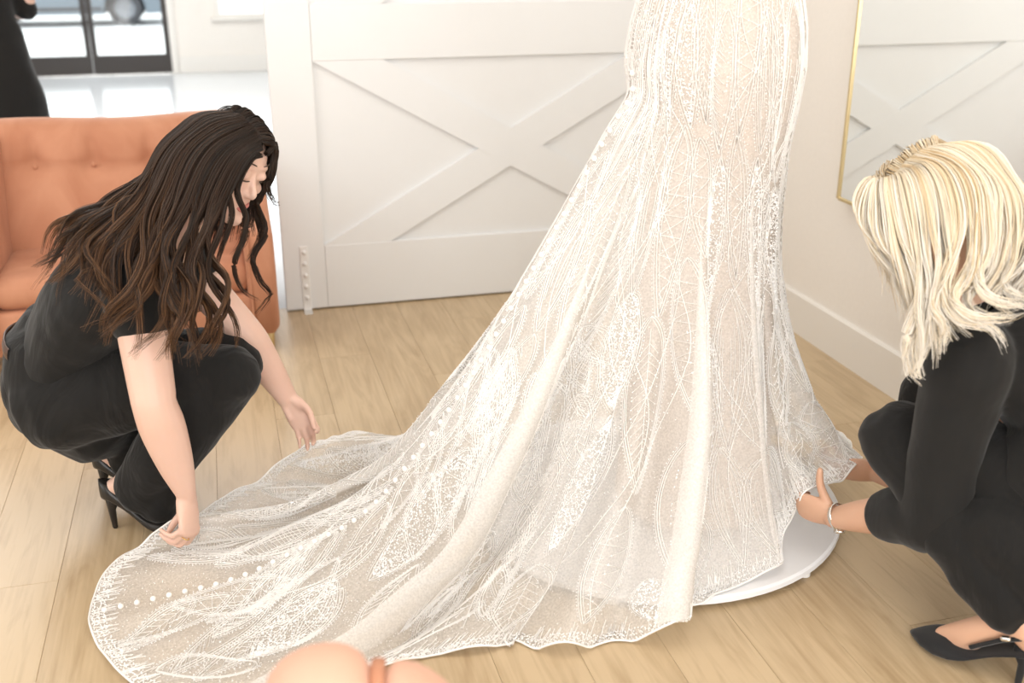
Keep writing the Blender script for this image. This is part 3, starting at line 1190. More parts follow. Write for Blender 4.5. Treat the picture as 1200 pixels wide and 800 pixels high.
def beads(u, v, r):
    global nsv
    u = np.atleast_1d(u)
    v = np.atleast_1d(v)
    if len(u) == 0:
        return
    p = surf(u, v, 0.002)
    n = surf(u, v, 0.012) - p
    n /= np.linalg.norm(n, axis=1, keepdims=True) + 1e-9
    h = RNG.normal(size=n.shape)
    a = np.cross(n, h)
    a /= np.linalg.norm(a, axis=1, keepdims=True) + 1e-9
    b_ = np.cross(n, a)
    rr = (np.broadcast_to(r, len(u)))[:, None]
    V = np.stack([p + rr * (a * o[0] + b_ * o[1] + n * o[2]) for o in _oct], 1).reshape(-1, 3)
    F = (_of[None] + (np.arange(len(u)) * 5)[:, None, None]).reshape(-1, 3) + nsv
    seq_v.append(V)
    seq_f.append(F)
    nsv += len(V)


def leaf(uc, v0, v1, lean, style, hw):
    """one lace leaf: uc centre, v0..v1 along the skirt, hw half width in metres"""
    L = LEN[int(uc) % NU] * (v1 - v0)
    n = max(int(L / 0.009), 8)
    s = np.linspace(0, 1, n)
    v = v0 + (v1 - v0) * s
    duv = np.array([du_at(uc, x) for x in v])
    k = np.ones(5) / 5
    duv = np.convolve(np.pad(duv, 2, mode='edge'), k, 'valid')
    ctr = uc + lean * (s - 0.5)
    wid = hw * np.sin(math.pi * s ** 0.85) ** 0.9
    for sgn in (-1, 1):
        thread(ctr + sgn * wid / duv, v, 0.0013)
        thread(ctr + sgn * np.maximum(wid - 0.0065, 0) / duv, v, 0.0009)
        thread(ctr + sgn * (wid + 0.006) / duv, v, 0.0009)
        # beaded edge
        m_ = max(int(L / 0.0085), 4)
        sb = np.linspace(0.03, 0.97, m_)
        beads(np.interp(sb, s, ctr + sgn * (wid + 0.0105) / duv), np.interp(sb, s, v), 0.0019)
    ws = lambda x: np.interp(x, s, wid)
    ds = lambda x: np.interp(x, s, duv)
    cs = lambda x: np.interp(x, s, ctr)
    if style == 0:      # zigzag bars with knots
        x = 0.12
        sg = 1
        while x < 0.88:
            x2 = x + 0.022 / L
            a0 = np.linspace(0, 1, 5)
            xs = x + (x2 - x) * a0
            off = sg * (ws(xs) - 0.004) * (1 - 2 * a0)
            thread(cs(xs) + off / ds(xs), v0 + (v1 - v0) * xs, 0.0010)
            if RNG.random() < .5:
                beads([cs((x + x2) / 2)], [v0 + (v1 - v0) * (x + x2) / 2], 0.0028)
            x = x2
            sg = -sg
    elif style == 1:    # dense sequins
        m_ = int(L * hw * 2 * 0.64 / 2.6e-5)
        x = RNG.random(m_) * 0.9 + 0.05
        off = RNG.uniform(-0.95, 0.95, m_) * ws(x)
        beads(cs(x) + off / ds(x), v0 + (v1 - v0) * x, RNG.uniform(0.0014, 0.0026, m_))
    elif style == 2:    # nested arcs
        for q in (0.72, 0.5, 0.28):
            sub = slice(int(n * (0.5 - 0.42 * q - .06)), int(n * (0.5 + 0.42 * q + .06)))
            for sgn in (-1, 1):
                thread(ctr[sub] + sgn * (wid * q)[sub] / duv[sub], v[sub], 0.0010)
    elif style == 3:    # comb of short strokes off one side
        x = 0.1
        sgn = 1 if RNG.random() < .5 else -1
        while x < 0.9:
            a0 = np.linspace(0, 1, 4)
            xs = x + a0 * 0.03 / L
            off = sgn * ws(x) * (0.95 - a0 * RNG.uniform(0.7, 1.3))
            thread(cs(xs) + off / ds(xs), v0 + (v1 - v0) * xs, 0.0009)
            x += 0.008 / L
        m_ = int(L / 0.02)
        xs = RNG.random(m_) * .8 + .1
        beads(cs(xs) - sgn * ws(xs) * .4 / ds(xs), v0 + (v1 - v0) * xs, 0.0024)
    elif style == 4:    # vein with sprigs
        thread(ctr[3:-3], v[3:-3], 0.0010)
        x = 0.15
        while x < 0.82:
            for sgn in (-1, 1):
                a0 = np.linspace(0, 1, 4)
                xs = x + a0 * 0.025 / L
                off = sgn * ws(x) * 0.62 * a0
                thread(cs(xs) + off / ds(xs), v0 + (v1 - v0) * xs, 0.0009)
                beads([cs(xs[-1]) + off[-1] / ds(xs[-1])], [v0 + (v1 - v0) * xs[-1]], 0.0024)
            x += 0.02 / L


IB = hem_u(110, 722)
# columns of leaves; spacing by angle at the hip and by arc on the train
cols = []
acc = 0
wgt = 0.35 + np.linalg.norm(np.roll(hem, -1, 0) - hem, axis=1) / np.mean(np.linalg.norm(np.roll(hem, -1, 0) - hem, axis=1))
cw = np.cumsum(np.abs(np.diff(np.r_[ang, ang[0] + np.sign(ang[-1] - ang[0]) * 2 * math.pi])) + 0.012)
NC = 31
for c in range(NC):
    cols.append(np.interp((c + 0.5) / NC * cw[-1], cw, iu))
for c, uc in enumerate(cols):
    Lu = LEN[int(uc)]
    v = 0.015 + RNG.uniform(0, 0.05) + (0.07 if c % 2 else 0)
    prevu = cols[c - 1] if c else cols[-1] - NU
    nextu = cols[(c + 1) % NC] if c < NC - 1 else cols[0] + NU
    gap = (nextu - prevu) / 2
    while v < 0.95:
        ll = RNG.uniform(0.24, 0.42) / Lu
        v1 = min(v + ll, 0.975)
        if v1 - v < 0.05:
            break
        vm = (v + v1) / 2
        if vm > .55 and abs((uc - IB + NU / 2) % NU - NU / 2) < 95 and RNG.random() < .35:
            v = v1
            continue
        hw = min(max(gap * du_at(uc, vm) * RNG.uniform(0.40, 0.56), 0.014), 0.060)
        leaf(uc + RNG.uniform(-.15, .15) * gap, v, v1, RNG.uniform(-.5, .5) * gap, int(RNG.choice([0, 1, 2, 3, 4], p=[.24, .22, .2, .18, .16])), hw)
        v = v1 + RNG.uniform(-0.01, 0.02)
# long flowing stems wandering between the leaves
for c in range(40):
    u0 = np.interp(RNG.random() * cw[-1], cw, iu)
    va, vb = RNG.uniform(0.05, .4), RNG.uniform(.75, .99)
    n = 110
    s = np.linspace(0, 1, n)
    v = va + (vb - va) * s
    dum = np.array([du_at(u0, x) for x in v])
    wob = np.cumsum(0.006 * np.sin(s * RNG.uniform(8, 16) + RNG.uniform(0, 6)))
    u = u0 + wob / np.maximum(dum, 0.002)
    thread(u, v, 0.0013)
    if c % 2:
        beads(u[::2] + 0.006 / dum[::2], v[::2], 0.0021)
# wide parts of the train carry extra leaves between the columns
for k in range(95):
    sg = 1 if k % 2 else -1
    i0 = IB + sg * RNG.uniform(6, 95)
    v = RNG.uniform(0.45, 0.90)
    leaf(i0, v, min(v + RNG.uniform(.08, .15), .985), sg * RNG.uniform(.05, .13) / du_at(i0, v + .05), int(RNG.choice([0, 2, 3, 4, 5])), RNG.uniform(.020, .046))
# border of fine strokes along the hem
for k in range(1300):
    u0 = RNG.uniform(0, NU)
    ln = RNG.uniform(0.012, 0.055) / LEN[int(u0)]
    v1 = 1 - RNG.uniform(0, 0.018) / LEN[int(u0)]
    thread(u0 + np.linspace(0, RNG.uniform(-1.2, 1.2), 4), np.linspace(v1 - ln, v1, 4), 0.0010)
ub = np.arange(0, NU, 0.42)
for q in range(3):
    beads(ub + RNG.uniform(-.2, .2, len(ub)), 1 - (0.003 + 0.011 * q + RNG.uniform(0, .008, len(ub))) / LEN[(ub.astype(int)) % NU], 0.0023)
# loose sequins over everything
m_ = 7000
us = np.interp(RNG.random(m_) * cw[-1], cw, iu)
beads(us, RNG.uniform(.05, .99, m_), RNG.uniform(.0010, .0019, m_))
m_ = 5000
beads(hem_u(105, 724) + RNG.uniform(-110, 110, m_), RNG.uniform(.5, .99, m_), RNG.uniform(.0010, .002, m_))


def np_mesh(name, V, F, mat, parent, smooth=True):
    me = bpy.data.meshes.new(name)
    V = np.concatenate(V).astype(np.float32)
    k = F[0].shape[1]
    F = np.concatenate(F).astype(np.int32)
    me.vertices.add(len(V))
    me.vertices.foreach_set('co', V.ravel())
    me.loops.add(F.size)
    me.loops.foreach_set('vertex_index', F.ravel())
    me.polygons.add(len(F))
    me.polygons.foreach_set('loop_start', np.arange(len(F), dtype=np.int32) * k)
    me.polygons.foreach_set('use_smooth', np.full(len(F), smooth))
    me.update(calc_edges=True)
    me.materials.append(mat)
    o = bpy.data.objects.new(name, me)
    COL.objects.link(o)
    return set_parent(o, parent)


em = np_mesh('embroidery', lace_v, lace_f, M['lace'], gown)
tag(em, 'white leaf embroidery threads', kind='stuff')
sq = np_mesh('sequins', seq_v, seq_f, M['sequin'], gown, False)
tag(sq, 'glittering sequins and beads', kind='stuff')
# corded hem
mb = MB()
ringp = np.vstack([G[:, -1], G[:1, -1]]) + np.array([0, 0, 0.001])
mb.tube(ringp, 0.0026, 5, caps=False)
mb.build('hem_cord', M['lace'], gown, True)
# soft doubled band of tulle along the near fold of the train
M['fold'] = sheer('doubled_tulle', (0.95, 0.93, 0.90), 0.60)


def fold_band(iF, lo, hi, va, vb, peak):
    V = []
    F = []
    nu_ = 15
    us_ = np.linspace(lo, hi, nu_)
    vs_ = np.linspace(va, vb, 90)
    mx_ = max(abs(lo), abs(hi)) + .5
    for a_ in us_:
        V.extend(surf(iF - a_ * np.sin(math.pi * np.clip((vs_ - va) / peak, 0.02, 1)) ** .6, vs_, 0.0045 * (1 - (a_ / mx_) ** 2)))
    for a_ in range(nu_ - 1):
        for c_ in range(89):
            q_ = a_ * 90 + c_
            F.append((q_, q_ + 1, q_ + 91, q_ + 90))
    mesh_obj('fold_band', V, F, M['fold'], gown)


fold_band(hem_u(270, 831), -5, 9, .36, .995, .70)
fold_band(hem_u(768, 746), -2.8, 2.8, .40, .995, 1.0)
fold_band(hem_u(884, 676), -1.6, 1.6, .34, .99, .68)
# covered buttons down the centre back
ib = hem_u(110, 722)
mb = MB(); mb.ball((0, 0, 0), 0.0068, 10, 6)
btn0 = mb.build('button', M['pearl'], gown, True)
sp_ = np.arange(0.30, LEN[ib] - 0.03, 0.034)
for k, d in enumerate(sp_):
    p = surf(np.array([ib]), np.array([d / LEN[ib]]), 0.004)[0]
    o = btn0 if k == 0 else bpy.data.objects.new('button', btn0.data)
    if k:
        COL.objects.link(o)
    o.parent = gown
    o.matrix_parent_inverse = Matrix.Translation(-Vector(gown.location))
    o.location = p

# ------------------------------------------------------------------ people
def skin_mat(name, col, warm):
    m, nt, b = new_mat(name)
    tc = add(nt, 'ShaderNodeTexCoord')
    nz = add(nt, 'ShaderNodeTexNoise')
    nz.inputs['Scale'].default_value = 14
    nz.inputs['Detail'].default_value = 4
    nt.links.new(tc.outputs['Object'], nz.inputs['Vector'])
    mx = add(nt, 'ShaderNodeMix', data_type='RGBA')
    mx.inputs[6].default_value = (*col, 1)
    mx.inputs[7].default_value = (*warm, 1)
    nt.links.new(nz.outputs['Fac'], mx.inputs[0])
    nt.links.new(mx.outputs[2], b.inputs['Base Color'])
    b.inputs['Roughness'].default_value = 0.48
    b.inputs['Subsurface Weight'].default_value = 0.12
    b.inputs['Subsurface Radius'].default_value = (0.012, 0.005, 0.003)
    b.inputs['Subsurface Scale'].default_value = 0.6
    return m


def cloth_mat(name, col, fold=0.35, scale=9.0):
    m, nt, b = new_mat(name)
    b.inputs['Base Color'].default_value = (*col, 1)
    b.inputs['Roughness'].default_value = 0.85
    b.inputs['Specular IOR Level'].default_value = 0.25
    b.inputs['Sheen Weight'].default_value = 0.12
    b.inputs['Sheen Roughness'].default_value = 0.5
    tc = add(nt, 'ShaderNodeTexCoord')
    mp = add(nt, 'ShaderNodeMapping')
    mp.inputs['Scale'].default_value = (1.0, 1.0, 0.55)
    nt.links.new(tc.outputs['Object'], mp.inputs[0])
    nz = add(nt, 'ShaderNodeTexNoise')
    nz.inputs['Scale'].default_value = scale
    nz.inputs['Detail'].default_value = 3
    nz.inputs['Distortion'].default_value = 1.6
    nt.links.new(mp.outputs[0], nz.inputs['Vector'])
    bp = add(nt, 'ShaderNodeBump')
    bp.inputs['Strength'].default_value = fold
    bp.inputs['Distance'].default_value = 0.03
    nt.links.new(nz.outputs['Fac'], bp.inputs['Height'])
    nt.links.new(bp.outputs['Normal'], b.inputs['Normal'])
    return m


def hair_mat(name, dark, light, tip):
    m, nt, b = new_mat(name)
    at = add(nt, 'ShaderNodeAttribute', attribute_name='tone')
    cr = add(nt, 'ShaderNodeValToRGB')
    cr.color_ramp.elements[0].position = 0.15
    cr.color_ramp.elements[0].color = (*dark, 1)
    cr.color_ramp.elements[1].position = 0.9
    cr.color_ramp.elements[1].color = (*tip, 1)
    e = cr.color_ramp.elements.new(0.6)
    e.color = (*light, 1)
    nt.links.new(at.outputs['Fac'], cr.inputs[0])
    nt.links.new(cr.outputs[0], b.inputs['Base Color'])
    b.inputs['Roughness'].default_value = 0.42
    b.inputs['Specular IOR Level'].default_value = 0.32
    return m


M['skin_fair'] = skin_mat('fair_skin', (0.76, 0.52, 0.42), (0.72, 0.46, 0.36))
M['skin_tan'] = skin_mat('warm_skin', (0.68, 0.42, 0.29), (0.62, 0.36, 0.24))
M['black_shirt'] = cloth_mat('black_jersey', (0.010, 0.0095, 0.009), 0.25, 8)
M['black_trouser'] = cloth_mat('black_trouser_cloth', (0.009, 0.0085, 0.008), 0.45, 7)
M['black_blazer'] = cloth_mat('black_blazer_cloth', (0.011, 0.0105, 0.010), 0.22, 6)
M['black_dress'] = cloth_mat('black_dress_cloth', (0.012, 0.011, 0.010), 0.3, 5)
M['leather'] = plain('black_leather', (0.016, 0.014, 0.013), 0.35)
M['suede'] = plain('black_suede', (0.012, 0.012, 0.013), 0.9, sheen=0.2)
M['belt'] = plain('brown_leather', (0.07, 0.03, 0.015), 0.45)
M['lips'] = plain('rose_lips', (0.60, 0.20, 0.17), 0.4)
M['lash'] = plain('dark_lash', (0.07, 0.045, 0.03), 0.6)
M['teeth'] = plain('teeth_white', (0.85, 0.82, 0.77), 0.3)
M['hair_dark'] = hair_mat('dark_brown_hair', (0.012, 0.007, 0.0045), (0.042, 0.021, 0.011), (0.17, 0.080, 0.034))
M['hair_blonde'] = hair_mat('pale_blonde_hair', (0.66, 0.46, 0.23), (0.87, 0.76, 0.58), (0.92, 0.87, 0.79))
M['watch'] = plain('watch_steel', (0.78, 0.76, 0.72), 0.2, 1.0)
M['gold'] = plain('yellow_gold', (0.85, 0.60, 0.22), 0.22, 1.0)
M['sole'] = plain('pale_insole', (0.72, 0.58, 0.50), 0.6)


def V3(p):
    return np.asarray(p, float)


def nrm(v):
    v = V3(v)
    return v / (np.linalg.norm(v) + 1e-12)


def remesh(name, mb, voxel, smooth, mat, parent, fn=None):
    """one continuous closed surface from overlapping lofts"""
    o = mesh_obj(name, mb.v, mb.f, None, None)
    md = o.modifiers.new('remesh', 'REMESH')
    md.mode = 'VOXEL'
    md.voxel_size = voxel
    if smooth:
        sm = o.modifiers.new('smooth', 'SMOOTH')
        sm.factor = 0.5
        sm.iterations = smooth
    dg = bpy.context.evaluated_depsgraph_get()
    me = bpy.data.meshes.new_from_object(o.evaluated_get(dg))
    old = o.data
    o.modifiers.clear()
    o.data = me
    bpy.data.meshes.remove(old)
    me.name = name
    if fn is not None:
        co = np.empty(len(me.vertices) * 3, np.float32)
        no = np.empty(len(me.vertices) * 3, np.float32)
        me.vertices.foreach_get('co', co)
        me.vertices.foreach_get('normal', no)
        co = fn(co.reshape(-1, 3).astype(float), no.reshape(-1, 3).astype(float))
        me.vertices.foreach_set('co', co.astype(np.float32).ravel())
    me.polygons.foreach_set('use_smooth', [True] * len(me.polygons))
    me.materials.clear()
    me.materials.append(mat)
    me.update()
    return set_parent(o, parent)


def limb(mb, pts, rad, n=16, hint=None, sub=5):
    """smooth tapered limb through control points; rad entries scalar or (ra, rb)"""
    R = np.array([(r, r) if not hasattr(r, '__len__') else r for r in rad], float)
    c = catmull(np.hstack([np.asarray(pts, float), R]), sub)
    c[:, 3:] = np.maximum(c[:, 3:], 0.002)
    mb.tube(c[:, :3], c[:, 3:], n, hint)


def frame(x, z):
    x = nrm(x)
    z = V3(z)
    z = nrm(z - x * (z @ x))
    y = np.cross(z, x)
    return x, y, z


def rot_about(v, axis, a):
    axis = nrm(axis)
    return v * math.cos(a) + np.cross(axis, v) * math.sin(a) + axis * (axis @ v) * (1 - math.cos(a))


def hand(mb, wrist, xdir, zdir, side, curls, thumb, spread=0.06, scale=1.0):
    """side=+1 right hand, -1 left hand; zdir = back of the hand; curls: 4 x 3 angles in degrees, index first;
    thumb: (forward, out, down) direction of its two visible joints in hand axes"""
    x, y, z = frame(xdir, zdir)
    ty = y * side                      # towards the thumb
    s = scale
    L = lambda a, b, c: wrist + s * (x * a + ty * b + z * c)
    limb(mb, [L(-0.02, 0, 0), L(0.012, 0.002, 0), L(0.05, 0.001, 0.001), L(0.082, -0.001, 0.0)], [(0.026 * s, 0.019 * s), (0.030 * s, 0.0175 * s), (0.038 * s, 0.0145 * s), (0.037 * s, 0.0115 * s)], 16, ty)
    # ball of the thumb and heel of the hand
    limb(mb, [L(0.012, 0.016, -0.008), L(0.042, 0.026, -0.008)], [0.014 * s, 0.013 * s], 12)
    limb(mb, [L(0.012, -0.016, -0.007), L(0.05, -0.022, -0.006)], [0.012 * s, 0.010 * s], 12)
    lens = [(0.040, 0.024, 0.020), (0.045, 0.028, 0.021), (0.041, 0.026, 0.020), (0.032, 0.019, 0.018)]
    bx = [0.086, 0.090, 0.086, 0.078]
    by = [0.0275, 0.0093, -0.009, -0.0265]
    rr = [0.0086, 0.0090, 0.0085, 0.0075]
    tips = []
    for k in range(4):
        p = L(bx[k] - 0.012, by[k], 0.0)
        d = nrm(x + ty * spread * (1.4 - k))
        pts = [p, L(bx[k], by[k], 0.0015)]
        rad = [rr[k] * 1.15 * s, rr[k] * 1.1 * s]
        q = pts[-1]
        for j in range(3):
            d = rot_about(d, np.cross(z, x), math.radians(curls[k][j]))
            q1 = q + d * lens[k][j] * s * 0.5
            q2 = q + d * lens[k][j] * s
            pts += [q1, q2]
            rad += [rr[k] * s * (1.0 - 0.08 * j) * 0.95, rr[k] * s * (1.02 - 0.10 * j)]
            q = q2
        rad[-1] *= 0.82
        limb(mb, pts, rad, 10, None, 3)
        tips.append(q)
    p = L(0.022, 0.026, -0.006)
    pts = [p]
    rad = [0.0125 * s]
    q = p
    for (a, b, c), ln, r in zip(thumb, (0.040, 0.030, 0.024), (0.0108, 0.0098, 0.0078)):
        d = nrm(x * a + ty * b + z * c)
        q = q + d * ln * s
        pts.append(q)
        rad.append(r * s)
    limb(mb, pts, rad, 10, None, 4)
    tips.append(q)
    return tips, (x, ty, z)


HEADR = [(-.114, .014, .078, .045), (-.104, .030, .089, .015), (-.085, .043, .091, -.015), (-.055, .054, .088, -.042), (-.02, .063, .086, -.068), (.01, .069, .084, -.085),
         (.04, .073, .085, -.094), (.068, .069, .073, -.088), (.088, .055, .050, -.070), (.102, .034, .022, -.042), (.108, .012, .0, -.016)]


def head(mb, c, fwd, up, s=1.0):
    """head with jaw, brow, nose, lips, lids and ears; returns a local-to-world function"""
    f = nrm(fwd)
    u = V3(up)
    u = nrm(u - f * (u @ f))
    r = np.cross(f, u)
    W = lambda x, y, z: c + s * (r * x + f * y + u * z)
    rows = catmull(np.array(HEADR), 4)
    V = []
    n = 28
    for z, a, fr, bk in rows:
        cy, hy = (fr + bk) / 2, (fr - bk) / 2
        for k in range(n):
            t = 2 * math.pi * k / n
            ct, st = math.cos(t), math.sin(t)
            e = 0.88
            V.append(W(max(a, .002) * math.copysign(abs(ct) ** e, ct), cy + hy * math.copysign(abs(st) ** e, st), z))
    F = []
    m_ = len(rows)
    for i in range(m_ - 1):
        for k in range(n):
            F.append((i * n + k, i * n + (k + 1) % n, (i + 1) * n + (k + 1) % n, (i + 1) * n + k))
    F.append(tuple(range(n - 1, -1, -1)))
    F.append(tuple(range((m_ - 1) * n, m_ * n)))
    mb.add(V, F)
    # nose
    limb(mb, [W(0, .078, .026), W(0, .083, .012), W(0, .091, -.008), W(0, .1015, -.026), W(0, .093, -.034)], [.006, .0062, .0068, .0085, .007], 10)
    for sx in (-1, 1):
        limb(mb, [W(sx * .009, .090, -.030), W(sx * .011, .085, -.032)], [.0062, .006], 8)
        limb(mb, [W(sx * .014, .080, .032), W(sx * .032, .079, .034), W(sx * .050, .066, .028)], [.007, .0075, .006], 8)      # brow
        limb(mb, [W(sx * .020, .080, .012), W(sx * .032, .081, .013), W(sx * .044, .073, .012)], [.007, .0105, .007], 10)     # closed lid
        limb(mb, [W(sx * .040, .070, -.022), W(sx * .048, .055, -.020)], [.017, .015], 10)                                   # cheekbone
        limb(mb, [W(sx * .070, -.006, .012), W(sx * .078, -.014, .018), W(sx * .079, -.016, -.002), W(sx * .072, -.006, -.028)], [(.006, .010), (.006, .014), (.006, .012), (.005, .007)], 8, r)
    limb(mb, [W(0, .080, -.104), W(0, .088, -.096)], [.013, .012], 10)     # chin
    return W


def face_details(W, body):
    for nm, z0, y0, hw, rr, mt in (('upper_lip', -.0585, .0935, .024, .0042, 'lips'), ('lower_lip', -.0700, .0925, .020, .0052, 'lips'), ('teeth', -.0640, .0905, .017, .0036, 'teeth')):
        mb = MB()
        pts = []
        rad = []
        for k in range(9):
            t = -1 + 2 * k / 8
            pts.append(W(hw * t, y0 - 0.014 * t * t, z0 + 0.006 * t * t))
            rad.append(rr * (1 - 0.75 * abs(t) ** 2.5))
        mb.tube(pts, rad, 8)
        mb.build(nm, M[mt], body, True)
    for sx in (-1, 1):
        mb = MB()
        mb.tube([W(sx * (.019 + .027 * t), .0895 - 0.016 * t * t, .0035 - .002 * math.sin(3.1 * t)) for t in np.linspace(0, 1, 8)], [.0012] + [.0017] * 6 + [.001], 6)
        mb.build('eyelash', M['lash'], body, True)
        mb = MB()
        mb.tube([W(sx * (.014 + .038 * t), .0885 - 0.018 * t * t, .041 + .004 * math.sin(2.6 * t)) for t in np.linspace(0, 1, 8)], [.0012, .0017, .0018, .0017, .0016, .0014, .0011, .0008], 6)
        mb.build('eyebrow', M['lash'], body, True)


class Strands:
    def __init__(self, seed):
        self.V = []
        self.F = []
        self.T = []
        self.n = 0
        self.rng = np.random.default_rng(seed)

    def strand(self, p, r0, tone, tiptone):
        m_ = len(p)
        T = np.gradient(p, axis=0)
        T /= np.linalg.norm(T, axis=1, keepdims=True) + 1e-9
        a = np.cross(T, np.array([0.3, -0.8, 0.5]))
        a /= np.linalg.norm(a, axis=1, keepdims=True) + 1e-9
        b_ = np.cross(T, a)
        s = np.linspace(0, 1, m_)
        r = (r0 * np.minimum(1, 0.55 + s * 3) * (1 - 0.8 * np.clip((s - .6) / .4, 0, 1)))[:, None]
        self.V.append(np.concatenate([p + a * r, p - a * r * .5 + b_ * r * .87, p - a * r * .5 - b_ * r * .87]))
        k = np.arange(m_ - 1)
        for x, y in ((0, 1), (1, 2), (2, 0)):
            self.F.append(np.stack([x * m_ + k, x * m_ + k + 1, y * m_ + k + 1, y * m_ + k], 1) + self.n)
        t = tone + (tiptone - tone) * s ** 1.5
        self.T.append(np.tile(t, 3))
        self.n += 3 * m_

    def clump(self, guide, count, width, r0=0.0011, wave=0.006, waves=3.0, tone=(.1, .5), tip=.3, frizz=0.004, wend=0.25, seg=26, phase=None):
        """guide: control points; strands fan out by width in the middle and gather at the tip"""
        rng = self.rng
        g = catmull(guide, 8)
        L = np.r_[0, np.cumsum(np.linalg.norm(np.diff(g, axis=0), axis=1))]
        tt = np.linspace(0, L[-1], seg)
        g = np.stack([np.interp(tt, L, g[:, k]) for k in range(3)], 1)
        T = np.gradient(g, axis=0)
        T /= np.linalg.norm(T, axis=1, keepdims=True) + 1e-9
        a = np.cross(T, np.array([0.1, 0.2, 1.0]))
        bad = np.linalg.norm(a, axis=1) < .15
        a[bad] = np.cross(T[bad], np.array([1.0, 0, 0]))
        a /= np.linalg.norm(a, axis=1, keepdims=True) + 1e-9
        b_ = np.cross(T, a)
        s = np.linspace(0, 1, seg)
        ph = rng.uniform(0, 6.28) if phase is None else phase
        wv = wave * np.clip((s - .25) / .4, 0, 1)
        ctr = g + a * (wv * np.sin(2 * math.pi * waves * s + ph))[:, None] + b_ * (wv * np.cos(2 * math.pi * waves * s + ph))[:, None]
        for k in range(count):
            an = rng.uniform(0, 6.28)
            rad = math.sqrt(rng.random()) * width
            prof = np.interp(s, [0, .3, .75, 1], [.9, 1, .75, wend])
            q = rng.uniform(-.4, .4)
            p = ctr + (a * math.cos(an) + b_ * math.sin(an)) * (rad * prof)[:, None]
            p = p + a * (frizz * s * np.sin(s * rng.uniform(4, 11) + rng.uniform(0, 6)))[:, None] + b_ * (frizz * s * np.sin(s * rng.uniform(4, 11) + rng.uniform(0, 6)))[:, None]
            cut = rng.integers(int(seg * .78), seg + 1)
            t0 = rng.uniform(*tone)
            self.strand(p[:cut], r0 * rng.uniform(.7, 1.25), t0, min(1, max(0, t0 + tip * rng.uniform(.2, 1.2))))

    def sheet(self, guides, count, thick, r0=.0011, seg=34, locks=5, gather=.6, wave=.012, waves=2.0, w0=.4, tone=(.1, .5), tip=.4, frizz=.002, skull=None, lift=.0, ends=(.8, 1.0)):
        """strands spread evenly between neighbouring guides, gathering into locks towards the tips"""
        rng = self.rng
        n = len(guides)
        dense = []
        for g in guides:
            c = catmull(g, 10)
            L = np.r_[0, np.cumsum(np.linalg.norm(np.diff(c, axis=0), axis=1))]
            tt = np.linspace(0, L[-1], seg)
            dense.append(np.stack([np.interp(tt, L, c[:, k]) for k in range(3)], 1))
        D = np.array(dense)                     # guide, seg, 3
        s = np.linspace(0, 1, seg)
        nl = locks * (n - 1)
        lph = rng.uniform(-.9, .9, nl + 1)
        lwav = rng.uniform(.75, 1.25, nl + 1)
        ltone = rng.uniform(-.12, .16, nl + 1)
        lout = rng.uniform(-.6, 1.0, nl + 1)
        for q in range(count):
            w = rng.random() * (n - 1)
            li = int(w * locks)
            wc = (li + .5) / locks
            pull = gather * np.clip((s - .3) / .6, 0, 1)
            ww = np.clip(w * (1 - pull) + wc * pull, 0, n - 1 - 1e-6)
            k = ww.astype(int)
            fr = (ww - k)[:, None]
            p = D[k, np.arange(seg)] * (1 - fr) + D[np.minimum(k + 1, n - 1), np.arange(seg)] * fr
            T = np.gradient(p, axis=0)
            T /= np.linalg.norm(T, axis=1, keepdims=True) + 1e-9
            side = D[min(int(w) + 1, n - 1)] - D[int(w)]
            side = side - T * (side * T).sum(1, keepdims=True)
            side /= np.linalg.norm(side, axis=1, keepdims=True) + 1e-9
            nn = np.cross(T, side)
            if nn.mean(0) @ (np.array([0, -1.0, .3])) < 0:
                nn = -nn
            a = rng.random() ** 1.3
            env = np.clip((s - w0) / .3, 0, 1)
            ph = 6.283 * waves * lwav[li] * s + lph[li]
            dep = thick * (a - .35) * np.interp(s, [0, .15, .5, 1], [.15, .6, 1, .5]) + .010 * lout[li] * env
            p = p + nn * (dep + wave * .6 * env * np.cos(ph))[:, None] + side * (wave * env * np.sin(ph) + frizz * s * np.sin(s * rng.uniform(3, 9) + rng.uniform(0, 6)))[:, None]
            if skull is not None:
                c0, r_, f_, u_, rad = skull
                d = p - c0
                loc = np.stack([d @ r_ / rad[0], d @ f_ / rad[1], d @ u_ / rad[2]], 1)
                m_ = np.linalg.norm(loc, axis=1)
                sc = np.where((m_ < 1.0 + .25 * a) & (s > .02), (1.0 + .25 * a * np.clip(s * 8, 0, 1)) / np.maximum(m_, .2), 1.0)
                sc = np.maximum(sc, 1.0)
                p = c0 + d * sc[:, None]
            for _ in range(2):
                p[1:-1] = .5 * p[1:-1] + .25 * (p[:-2] + p[2:])
            cut = rng.integers(int(seg * ends[0]), int(seg * ends[1]) + 1)
            t0 = float(np.clip(rng.uniform(*tone) + ltone[li], 0, 1))
            self.strand(p[:cut], r0 * rng.uniform(.7, 1.25), t0, float(np.clip(t0 + tip * rng.uniform(.2, 1.2), 0, 1)))

    def build(self, name, mat, parent):
        o = np_mesh(name, self.V, self.F, mat, parent)
        at = o.data.attributes.new('tone', 'FLOAT', 'POINT')
        at.data.foreach_set('value', np.concatenate(self.T).astype(np.float32))
        return o


